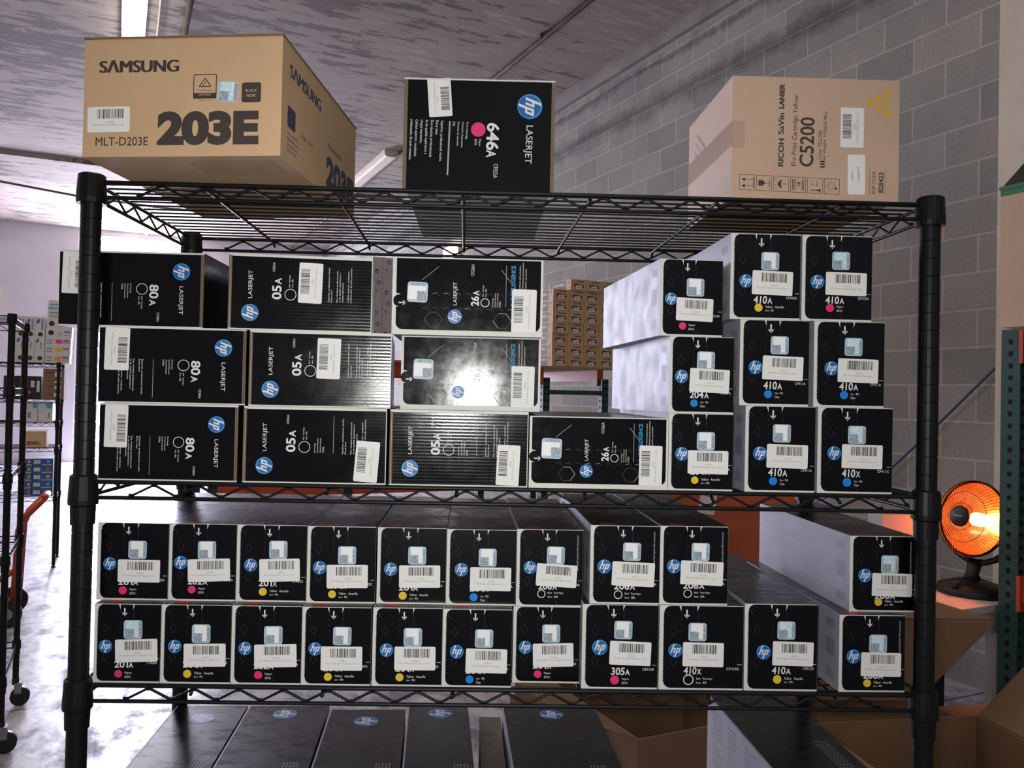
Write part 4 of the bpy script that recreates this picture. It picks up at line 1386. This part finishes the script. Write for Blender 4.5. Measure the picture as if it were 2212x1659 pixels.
# rack along the block wall behind the shelving: uprights, beams, brown stack, white stack
RW = 4.30
rk = thing('pallet_rack', 'green pallet rack behind the shelving, carrying the brown and white stacks', 'pallet rack', (0, 0, 0), TH)
for n0 in (3.06, 3.60):
    upright(rk, n0, RW, 1.66, .06)
    upright(rk, n0, RW + 1.2, 1.66, .06)
upright(rk, 1.50, RW, 1.66, .06)
upright(rk, 1.50, RW + 1.2, 1.66, .06)
mb = MB(); mb.box(3.12, 3.60, RW + .01, RW + .05, 1.53, 1.565, M_GREEN); mb.build('brace', rk)
mb = MB(); mb.box(3.12, 3.60, RW + 1.21, RW + 1.25, 1.53, 1.565, M_GREEN); mb.build('brace', rk)
beam(rk, (1.56, RW + .005), (3.016, RW + .005), 1.645, 1.735)
beam(rk, (3.018, RW), (3.018, RW + 1.26), 1.645, 1.735, False)
beam(rk, (3.60, RW + .062), (3.60, RW + 1.2), 1.645, 1.735, False)
beam(rk, (.66, RW + .005), (3.06, RW + .005), .80, .89)
upright(rk, .60, RW, 1.66, .06)
upright(rk, .60, RW + 1.2, 1.66, .06)
beam(rk, (.66, RW + 1.2), (3.06, RW + 1.2), .80, .89)
mb = MB(); mb.box(.6, 3.06, RW + .05, RW + 1.2, .872, .889, M_WOOD); mb.build('deck', rk)
beam(rk, (1.56, RW + 1.2), (3.016, RW + 1.2), 1.645, 1.735)
mb = MB(); mb.box(1.50, 3.70, RW - .06, RW + 1.26, 1.736, 1.749, M_WOOD); mb.build('deck', rk)

# brown cartons, one built, the rest copied
GB = 'brown cartons stacked on the rack behind'
bw, bh_, bl = .139, .0855, .36


def brown_box(label, loc):
    root = thing('toner_carton', label, 'carton', loc, TH, GB)
    mb = MB()
    mb.box(0, bw, 0, bl, 0, bh_, M_KRAFT)
    F = Face(mb, (0, 0, 0), (1, 0, 0), (0, 0, 1))
    F.text('TOSHIBA', bw * .58, bh_ * .82, bw * .52, bh_ * .11, M_BPRINT, 0, .05)
    F.rect(bw * .22, bh_ * .28, bw * .50, bh_ * .60, M_BPRINT, 1)
    F.rect(bw * .50, bh_ * .50, bw * .80, bh_ * .56, M_BPRINT, 1)
    F.rect(bw * .72, bh_ * .28, bw * .84, bh_ * .46, M_BPRINT, 1)
    S = Face(mb, (0, bl, 0), (0, -1, 0), (0, 0, 1))
    S.rect(.02, bh_ * .08, bl - .075, bh_ * .96, M_BPRINT, 1)
    S.text('TOSHIBA', .17, bh_ * .62, .20, bh_ * .26, M_KRAFTP, 0, .04)
    S.rect(bl - .055, bh_ * .62, bl - .03, bh_ * .86, M_BPRINT, 1)
    mb.build('carton_body', root)
    mb = MB()
    f = Face(mb, (0, 0, 0), (1, 0, 0), (0, 0, 1)).sub(bw * .50, bh_ * .30, 0, 2)
    f.plate(-bw * .19, -bh_ * .15, bw * .19, bh_ * .16, .001, .0004, M_STICK)
    Face(mb, f.p(0, 0, 4), f.R, f.U).rect(-bw * .12, -bh_ * .05, bw * .12, bh_ * .05, M_INKG, 1)
    mb.build('address_label', root)
    return root


proto = None
z0 = 1.7495
COLN = ['left', 'second', 'third', 'right-hand']
for r in range(8):
    for c in range(4):
        if r == 7 and c == 0:
            continue
        n = 3.108 + c * (bw + .0028) + random.uniform(-.002, .002)
        if r == 7:
            n = 3.255 + (c - 1) * (bw + .0022)
        loc = room(n, RW - .05 + random.uniform(0, .012) - (.02 if r == 7 else 0), z0 + r * (bh_ + .0005))
        lb = 'brown carton in the %s column, %s layer from the bottom of the rack stack' % (COLN[c], ORD[r])
        if r == 7:
            lb = 'brown carton on top of the rack stack, %s of the three loose ones' % ('leftmost', 'middle', 'rightmost')[c - 1]
        if proto is None:
            proto = brown_box(lb, loc)
        else:
            dup(proto, loc, TH, lb)

# white printer cartons in two columns, standing on end
GW = 'white upright cartons stacked on the rack behind'
ww, wh, wl = .072, .147, .30
protos = []
for k in range(2):
    root = thing('white_carton', 'x', 'carton', (0, 0, 0), TH, GW)
    mb = MB()
    mb.box(0, ww, 0, wl, 0, wh, mat('dull_white_board', (0.52, 0.48, 0.49), 0.6))
    F = Face(mb, (0, 0, 0), (1, 0, 0), (0, 0, 1))
    c = (ww * (.62 if k == 0 else .42), wh * (.78 if k == 0 else .30))
    F.ring(c[0], c[1], .0155, .011, M_INK, 1, 16)
    F.text('hp', c[0], c[1], .012, .014, M_INK, -90, 0, .2)
    F.disc(ww * .38, wh * .38, .006, M_INK, 1, 12)
    F.text('LaserJet', ww * .70, wh * .45, wh * .28, .007, M_INKG, -90)
    F.line(ww * .3, wh * .1, ww * .3, wh * .55, .003, M_GREYP, 1)
    mb.build('carton_body', root)
    protos.append(root)
cnt = 0
for c in range(2):
    for r in range(4):
        loc = room(1.665 + c * (ww + .003), RW - .02, 1.885 + r * (wh + .0006))
        lb = 'white upright carton in the %s column, %s layer from the bottom of the white stack' % (('left', 'right')[c], ORD[r])
        p = protos[(c + r) % 2]
        if p['label'] == 'x':
            p['label'] = lb
            p.location = loc
        else:
            dup(p, loc, TH, lb)
mb = MB(); mb.box(1.60, 1.83, RW - .04, RW + .34, 1.7495, 1.8845, M_WHITEP)
F = Face(mb, (1.60, RW - .04, 1.7495), (1, 0, 0), (0, 0, 1))
F.rect(.17, .07, .22, .09, M_CORD, 1)
F.rect(.02, .02, .12, .05, M_GREYP, 1)
tag(room_obj(mb, 'white_carton'), 'wide low white carton under the white upright stack on the rack', 'carton', GW)
mb = MB(); mb.box(1.70, 2.10, RW + .06, RW + .5, .8905, 1.16, M_WHITEP)
F = Face(mb, (1.70, RW + .06, .8905), (1, 0, 0), (0, 0, 1)); F.rect(.05, .16, .2, .21, M_GREYP, 1)
tag(room_obj(mb, 'white_carton'), 'white carton on the lower orange beam of the rack behind', 'carton')
mb = MB(); mb.box(2.2, 2.9, RW + .06, RW + .6, .8905, 1.10, M_DARK)
tag(room_obj(mb, 'dark_crate'), 'dark crate on the lower orange beam of the rack behind', 'crate')

# ------------------------------------------------------------------ left: shelving by the aisle, far shelving, hand truck
shelving('wire_shelving_unit', 'black wire shelving unit on casters at the left edge of the aisle', 1.1, .55, (1.80, 1.50, 1.14, .80, .30), room(-.36 - 1.1, 2.62, 0), TH, wires=8, rods=3, seg=6, casters=True, h=.03, zig=.08)
GL = 'brown cartons on the left shelving unit'
for i, (n0, n1, z, hh, dd, word) in enumerate(((-.82, -.45, 1.8035, .16, .40, 'on the top shelf'), (-.84, -.50, 1.5035, .20, .38, 'on the second shelf from the top'), (-.88, -.47, 1.1435, .24, .40, 'on the middle shelf'), (-.86, -.48, .8035, .22, .38, 'on the second shelf from below'))):
    root = thing('brown_carton', 'brown carton %s of the left shelving unit' % word, 'carton', room(n0, 2.70, z), TH, GL)
    mb = MB(); mb.box(0, n1 - n0, 0, dd, 0, hh, M_KRAFT)
    F = Face(mb, (0, 0, 0), (1, 0, 0), (0, 0, 1))
    F.rect(.2, hh * .5, .34, hh * .62, M_BPRINT, 1)
    F.rect(.24, hh * .2, .33, hh * .4, M_BPRINT, 1)
    mb.build('carton_body', root)
    mb = MB()
    f = Face(mb, (0, 0, 0), (1, 0, 0), (0, 0, 1)).sub(.05, hh * .5, 0, 2)
    f.plate(0, -.03, .08, .03, .002, .0004, M_STICK)
    mb.build('address_label', root)

FW = 6.40
shelving('wire_shelving_unit', 'dark wire shelving unit far down the aisle, loaded with printer boxes', 1.2, .46, (1.70, 1.40, 1.207, .995, .585), room(-.40 - 1.2, FW, 0), TH, wires=8, rods=3, seg=6, casters=False, h=.03, zig=.08)
M_PW = mat('printer_white_board', (0.60, 0.57, 0.55), 0.55)
M_PBLUE = mat('deep_blue_board', (0.03, 0.10, 0.30), 0.5)
M_PCY = mat('cyan_band', (0.10, 0.42, 0.62), 0.5)
DCOL = {'black': M_INK, 'magenta': DOTS['magenta'], 'yellow': M_YELP, 'orange': mat('orange_print', (0.8, 0.32, 0.03), 0.5), 'cyan': M_PCY}


def far_box(name, label, n0, n1, z0, z1, base, marks=(), group=None, depth=.32):
    root = thing(name, label, 'box', room(n0, FW + .035, z0), TH, group)
    w, h = n1 - n0, z1 - z0
    mb = MB(); mb.box(0, w, 0, depth, 0, h, base)
    F = Face(mb, (0, 0, 0), (1, 0, 0), (0, 0, 1))
    for kind, m, a, b, c, d in marks:
        if kind == 'rect':
            F.rect(a * w, b * h, c * w, d * h, m, 1)
        elif kind == 'disc':
            F.disc(a * w, b * h, c, m, 1, 16)
        elif kind == 'text':
            F.text(d, a * w, b * h, c * w, .3 * h if h < .12 else .22 * h, m, 0, .04)
        elif kind == 'oval':
            F.poly([(a * w + c * w * math.cos(t * PI / 8) + .25 * d * h * math.sin(t * PI / 8), b * h + d * h * math.sin(t * PI / 8)) for t in range(16)], m, 1)
    mb.build('carton', root)
    return root


GT = 'white printer boxes on top of the far shelving'
for i, (n0, n1) in enumerate(((-.7225, -.6555), (-.6535, -.5865), (-.5845, -.5135))):
    far_box('white_box', 'white printer box standing on end, %s of three on the far shelving' % ('leftmost', 'middle', 'rightmost')[i], n0, n1, 1.7035, 2.085, M_PW,
            [('oval', M_LOGO, .3, .9, .18, .055), ('disc', M_INK, .55, .62, .019, 0), ('oval', M_LOGO, .28, .48, .16, .05), ('disc', M_INK, .55, .10, .019, 0), ('rect', M_GREYP, .62, .70, .85, .95), ('rect', M_GREYP, .55, .3, .7, .45)], GT)
rows = [(-.509, -.324, 1.7035, 1.782, 'orange'), (-.509, -.320, 1.7825, 1.853, 'yellow'), (-.508, -.317, 1.8535, 1.920, 'magenta'), (-.505, -.313, 1.9205, 1.996, 'black'), (-.502, -.311, 1.9965, 2.075, 'black')]
for i, (n0, n1, z0_, z1_, colr) in enumerate(rows):
    far_box('white_box', 'white printer box with %s spot, %s from the bottom of the far stack' % (colr, ORD[i]), n0, n1, z0_, z1_, M_PW,
            [('disc', DCOL[colr], .20, .5, .022, 0) if colr == 'black' else ('rect', DCOL[colr], .40, .25, .66, .75), ('rect', M_LOGO, .70, .55, .95, .72), ('rect', DCOL[colr], .70, .30, .95, .45) if colr != 'black' else ('rect', M_GREYP, .45, .4, .62, .5), ('rect', M_GREYP, .05, .55, .30, .70) if colr != 'black' else ('rect', M_GREYP, .72, .2, .9, .3), ('rect', M_GREYP, .05, .2, .28, .35) if colr != 'black' else ('rect', M_GREYP, .45, .2, .6, .26)], GT)
far_box('white_box', 'white printer box with grey print, second from the top of the far stack', -.497, -.380, 2.0755, 2.152, M_PW, [('rect', M_INKG, .1, .55, .7, .75), ('rect', M_GREYP, .1, .2, .7, .35)], GT)
far_box('white_box', 'white printer box with pale blue band, topmost of the far stack', -.492, -.380, 2.1525, 2.231, M_PW, [('rect', M_PCY, 0, .05, 1, .28), ('rect', M_GREYP, .1, .45, .7, .6)], GT)
far_box('dark_box', 'dark box with small pale labels on the second shelf of the far shelving', -.80, -.529, 1.4035, 1.56 + .03, M_DARK, [('rect', M_PW, .72, .5, .82, .8), ('rect', M_PW, .88, .3, .96, .8), ('rect', DOTS['magenta'], .66, .2, .72, .35)])
GF = 'brown boxes on the far shelving'
br = [(1.4035, 1.468), (1.4685, 1.527), (1.5275, 1.562), (1.5625, 1.656)]
for i, (a, b) in enumerate(br):
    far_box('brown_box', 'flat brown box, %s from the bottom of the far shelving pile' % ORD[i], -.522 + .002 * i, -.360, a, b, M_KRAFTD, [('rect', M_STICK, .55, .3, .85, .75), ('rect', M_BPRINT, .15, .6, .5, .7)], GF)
far_box('white_blue_box', 'white box with blue corner on the third shelf of the far shelving, left one', -.629, -.550, 1.2105, 1.372, M_WHITEP, [('rect', M_PCY, .55, .70, .95, 1), ('rect', M_GREYP, .1, .2, .4, .5)], 'white and blue boxes on the far shelving')
far_box('white_blue_box', 'white box with blue corner on the third shelf of the far shelving, right one', -.546, -.439, 1.2105, 1.372, M_WHITEP, [('rect', M_PCY, .55, .70, .95, 1), ('rect', M_GREYP, .7, .2, .8, .5)], 'white and blue boxes on the far shelving')
far_box('brown_box', 'brown box printed 205L on the fourth shelf of the far shelving', -.649, -.479, .9985, 1.132, M_KRAFT, [('text', M_BPRINT, .45, .28, .62, '205L'), ('disc', M_YELP, .62, .70, .012, 0)], GF)
GBL = 'blue toner boxes on the lowest shelf of the far shelving'
names = ('magenta', 'yellow', 'yellow', 'yellow', 'yellow', 'cyan', 'cyan', 'yellow', 'magenta', 'cyan')
k = 0
for c, (n0, n1) in enumerate(((-.672, -.578), (-.574, -.424))):
    for r in range(5):
        za = .5885 + r * .0632
        far_box('blue_box', 'blue toner box, %s column, %s from the bottom on the lowest far shelf' % (('left', 'right')[c], ORD[r]), n0, n1, za, za + .0625, M_PBLUE,
                [('rect', M_PW, .05, .35, .38, .85), ('rect', DCOL[names[k]], .68, .45, .85, .85), ('rect', M_TXTG, .45, .12, .95, .28)], GBL)
        k += 1

# red hand truck
M_TRUCK = mat('red_orange_enamel', (0.46, 0.055, 0.025), 0.4)
root = thing('hand_truck', 'red-orange hand truck standing in the left aisle', 'hand truck', (-2.34, 4.20, 0), TH)
mb = MB()
for y in (0, .30):
    mb.tube([(-.02, y - .15, .10), (0, y - .15, .60), (.03, y - .15, .68), (.13, y - .15, .79)], .022, M_TRUCK, 10)
mb.tube([(.13, -.15, .79), (.135, .15, .79)], .022, M_TRUCK, 10)
mb.build('frame', root)
mb = MB()
mb.tube([(-.01, -.15, .35), (-.12, -.15, .28)], .018, M_TRUCK, 8)
mb.tube([(-.01, -.15, .45), (-.01, .15, .45)], .014, M_TRUCK, 8)
mb.build('cross_bar', root)
mb = MB(); mb.box(-.03, .0, -.19, .19, .012, .024, M_TRUCK); mb.box(-.30, -.02, -.19, .19, .012, .020, M_TRUCK); mb.build('toe_plate', root)
for y in (-.19, .19):
    mb = MB(); mb.tube([(-.05, y - .02, .085), (-.05, y + .02, .085)], .085, M_DARK, 22); wh_ = mb.build('wheel', root)
    mb = MB(); mb.tube([(-.05, y - .023, .085), (-.05, y + .023, .085)], .035, M_RACKG, 14); mb.build('hub', wh_)

# ------------------------------------------------------------------ heater on a white table
root = thing('side_table', 'white table under the glowing heater by the block wall', 'table', room(3.05, 1.02, 0), TH)
TT = .655
mb = MB(); mb.box(0, .58, 0, .62, TT - .03, TT, M_WHITEP); mb.build('tabletop', root)
mb = MB()
for a, b, c, d in ((.04, .54, .02, .05), (.04, .54, .57, .60), (.02, .05, .04, .58), (.53, .56, .04, .58)):
    mb.box(a, b, c, d, TT - .13, TT - .03, M_WHITEP)
mb.build('apron', root)
for a in (.02, .505):
    for b in (.02, .55):
        mb = MB(); mb.box(a, a + .05, b, b + .05, 0, TT - .03, M_WHITEP); mb.build('leg', root)
mb = MB(); mb.box(.02, .55, .57, .60, .08, .12, M_WHITEP); mb.build('stretcher', root)

HL = Vector((2.862, 2.538, TT))
root = thing('dish_heater', 'black dish heater glowing orange on the white table', 'heater', HL, 0)
AX = Vector((-.945, -.315, .17)).normalized()
HC = Vector((0, 0, .34))
M_COPPER = mat('copper_reflector', (0.95, 0.48, 0.25), 0.22, 0.9)
M_GLOW = mat('glowing_element', (0.9, 0.3, 0.1), 0.5, emit=(1.0, 0.22, 0.04), strength=HEATER_E)
RD = .168
mb = MB()
prof = [(.0, -.098), (.05, -.092), (.10, -.070), (.14, -.036), (RD - .004, .0), (RD + .004, .010), (RD + .004, .022)]
mb.lathe([(r + .004, h - .006) for r, h in prof], M_DARK, 40, HC, AX)
mb.lathe([(.03, -.135), (.055, -.125), (.06, -.095)], M_DARK, 24, HC, AX)
mb.build('dish_housing', root)
mb = MB()
mb.lathe(prof[:5], M_COPPER, 40, HC, AX)
mb.build('reflector', root)
mb = MB()
mb.lathe([(.0, -.088), (.028, -.088), (.030, -.04), (.030, -.012), (.024, -.006)], M_GLOW, 24, HC, AX)
mb.build('heating_element', root)
mb = MB()
u, v = frame_of(AX)


def hp_(r, a, h):
    return HC + AX * h + u * (r * math.cos(a)) + v * (r * math.sin(a))


for j in range(64):
    a = 2 * PI * j / 64
    mb.tube([hp_(.045, a, .082), hp_(.10, a, .068), hp_(.150, a, .040), hp_(RD + .003, a, .016)], .0011, M_RACK, 5, False)
for r, h in ((RD + .004, .018), (.115, .062), (.062, .078)):
    mb.tube([hp_(r, 2 * PI * j / 40, h) for j in range(41)], .0022 if r > .15 else .0014, M_RACK, 6, False)
g = mb.build('grille', root)
mb = MB()
mb.lathe([(0, .096), (.040, .095), (.047, .090), (.047, .076), (0, .076)], M_DARK, 26, HC, AX)
fr = Face(mb, HC + AX * .097, Vector((0, 0, 1)).cross(AX).normalized(), AX.cross(Vector((0, 0, 1)).cross(AX)).normalized())
fr.text('Optimus', 0, 0, .045, .012, M_TXTG, 0, .02, .2, 1)
mb.build('hub_cap', root)
mb = MB()
hr = Vector((0, 0, 1)).cross(AX).normalized()
pts = []
for j in range(13):
    a = PI + PI * j / 12
    pts.append(HC + hr * (math.cos(a) * (RD + .024)) + Vector((0, 0, math.sin(a) * (RD + .028))) - AX * .02)
mb.tube(pts, .014, M_DARK, 10)
mb.tube([pts[6] + Vector((0, 0, .01)), (0, 0, .09), (0, 0, .05)], .03, M_DARK, 14, True, [.034, .026, .045])
mb.build('yoke', root)
mb = MB()
mb.lathe([(0, 0), (.145, 0), (.150, .012), (.140, .034), (.07, .058), (.035, .066), (0, .066)], M_DARK, 36)
b_ = mb.build('base', root)
mb = MB()
kx = Vector((-.115, -.06, .034))
mb.tube([kx, kx + Vector((0, 0, .03))], .016, M_DARK, 14)
mb.build('knob', b_)

mb = MB(); mb.box(2.50, 2.67, .03, 0.17, TT, TT + .33, M_WHITEP)
o = mb.build('white_box'); o.location = (.02, 2.66, .0005)
tag(o, 'small white box lit pink by the heater, behind the right post', 'box')

# ------------------------------------------------------------------ cardboard behind the shelving
def open_carton(label, cx, cy, z, W, D, H, rotz, flaps, m=None, inside=None, t=.006, group='empty brown cartons piled behind the shelving'):
    """flaps: degrees from upright (0) outwards for front, back, left, right; None = folded shut inside."""
    m = m or M_KRAFTD
    root = thing('open_carton', label, 'carton', (cx, cy, z), math.radians(rotz), group)
    mb = MB()
    x, y = W / 2, D / 2
    mb.box(-x, x, -y, -y + t, 0, H, m)
    mb.box(-x, x, y - t, y, 0, H, m)
    mb.box(-x, -x + t, -y + t, y - t, 0, H, m)
    mb.box(x - t, x, -y + t, y - t, 0, H, m)
    mb.box(-x, x, -y, y, 0, t, m)
    mb.build('carton_body', root)
    for side, ang, ln in flaps:
        mb = MB()
        a = math.radians(ang)
        if side in ('front', 'back'):
            s = -1 if side == 'front' else 1
            b = Vector((0, s * y, H))
            d = Vector((0, s * math.sin(a), math.cos(a)))
            mb.obox(b + d * (ln / 2 + .002), Vector((1, 0, 0)), d, Vector((1, 0, 0)).cross(d), W - .01, ln, t * .7, m)
        else:
            s = -1 if side == 'left' else 1
            b = Vector((s * x, 0, H))
            d = Vector((s * math.sin(a), 0, math.cos(a)))
            mb.obox(b + d * (ln / 2 + .002), Vector((0, 1, 0)), d, Vector((0, 1, 0)).cross(d), D - .01, ln, t * .7, m)
        mb.build('flap', root)
    return root


def closed_carton(label, cx, cy, z, W, D, H, rotz, m, group=None, tapes=True):
    root = thing('closed_carton', label, 'carton', (cx, cy, z), math.radians(rotz), group)
    mb = MB()
    mb.box(-W / 2, W / 2, -D / 2, D / 2, 0, H, m)
    mb.build('carton_body', root)
    if tapes:
        mb = MB()
        Face(mb, (-W / 2, -D / 2, H), (1, 0, 0), (0, 1, 0)).sub(0, 0, 0, 1).plate(0, D / 2 - .025, W, D / 2 + .025, .001, .0003, M_TAPE)
        mb.build('packing_tape', root)
    return root


GP = 'empty brown cartons piled behind the shelving'
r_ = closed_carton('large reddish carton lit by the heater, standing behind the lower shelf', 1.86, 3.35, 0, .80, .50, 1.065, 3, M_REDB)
mb = MB()
f = Face(mb, (-.40, -.25, 0), (1, 0, 0), (0, 0, 1)).sub(.33, .985, -8, 2)
f.plate(-.045, -.07, .045, .07, .004, .0006, M_STICK)
Face(mb, f.p(0, 0, 6), f.R, f.U).rect(-.03, -.05, .03, -.02, M_GREYP, 1)
mb.build('shipping_label', r_)
closed_carton('violet-edged slim box standing beside the reddish carton', 2.36, 3.20, 0, .16, .30, .97, 6, mat('violet_board', (0.10, 0.07, 0.35), 0.4), None, False)
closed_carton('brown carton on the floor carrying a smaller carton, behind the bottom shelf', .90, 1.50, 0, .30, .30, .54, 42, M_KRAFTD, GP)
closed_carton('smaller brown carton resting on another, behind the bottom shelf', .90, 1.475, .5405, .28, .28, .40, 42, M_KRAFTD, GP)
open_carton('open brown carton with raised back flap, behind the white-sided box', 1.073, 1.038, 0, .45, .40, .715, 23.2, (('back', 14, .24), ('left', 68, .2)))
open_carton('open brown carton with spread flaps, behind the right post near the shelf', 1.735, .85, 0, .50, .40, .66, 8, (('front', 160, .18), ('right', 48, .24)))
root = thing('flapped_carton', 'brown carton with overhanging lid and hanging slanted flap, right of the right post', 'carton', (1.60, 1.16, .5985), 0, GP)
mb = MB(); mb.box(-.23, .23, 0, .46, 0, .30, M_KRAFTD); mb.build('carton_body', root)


def slab(mb, pts, t, m):
    a = [Vector(p) for p in pts]
    nn = (a[1] - a[0]).cross(a[2] - a[0]).normalized() * t
    k = len(a)
    mb.mesh(a + [p + nn for p in a], [tuple(reversed(range(k))), tuple(range(k, 2 * k))] + [(q, (q + 1) % k, k + (q + 1) % k, k + q) for q in range(k)], m)


mb = MB(); slab(mb, [(-.24, -.02, .305), (.435, -.02, .305), (.30, .30, .318), (-.24, .30, .318)], .006, M_KRAFTD); mb.build('lid_flap', root)
mb = MB(); slab(mb, [(-.24, -.026, .305), (-.24, -.05, .09), (.20, -.05, .09), (.435, -.026, .305)], .006, M_KRAFTD); mb.build('hanging_flap', root)
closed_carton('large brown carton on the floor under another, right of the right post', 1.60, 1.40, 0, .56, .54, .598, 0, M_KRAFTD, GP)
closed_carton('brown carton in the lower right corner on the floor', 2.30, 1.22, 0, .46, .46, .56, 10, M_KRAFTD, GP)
closed_carton('dark carton under the white table', 2.524, 2.56, 0, .28, .28, .38, 23.2, M_DARK)
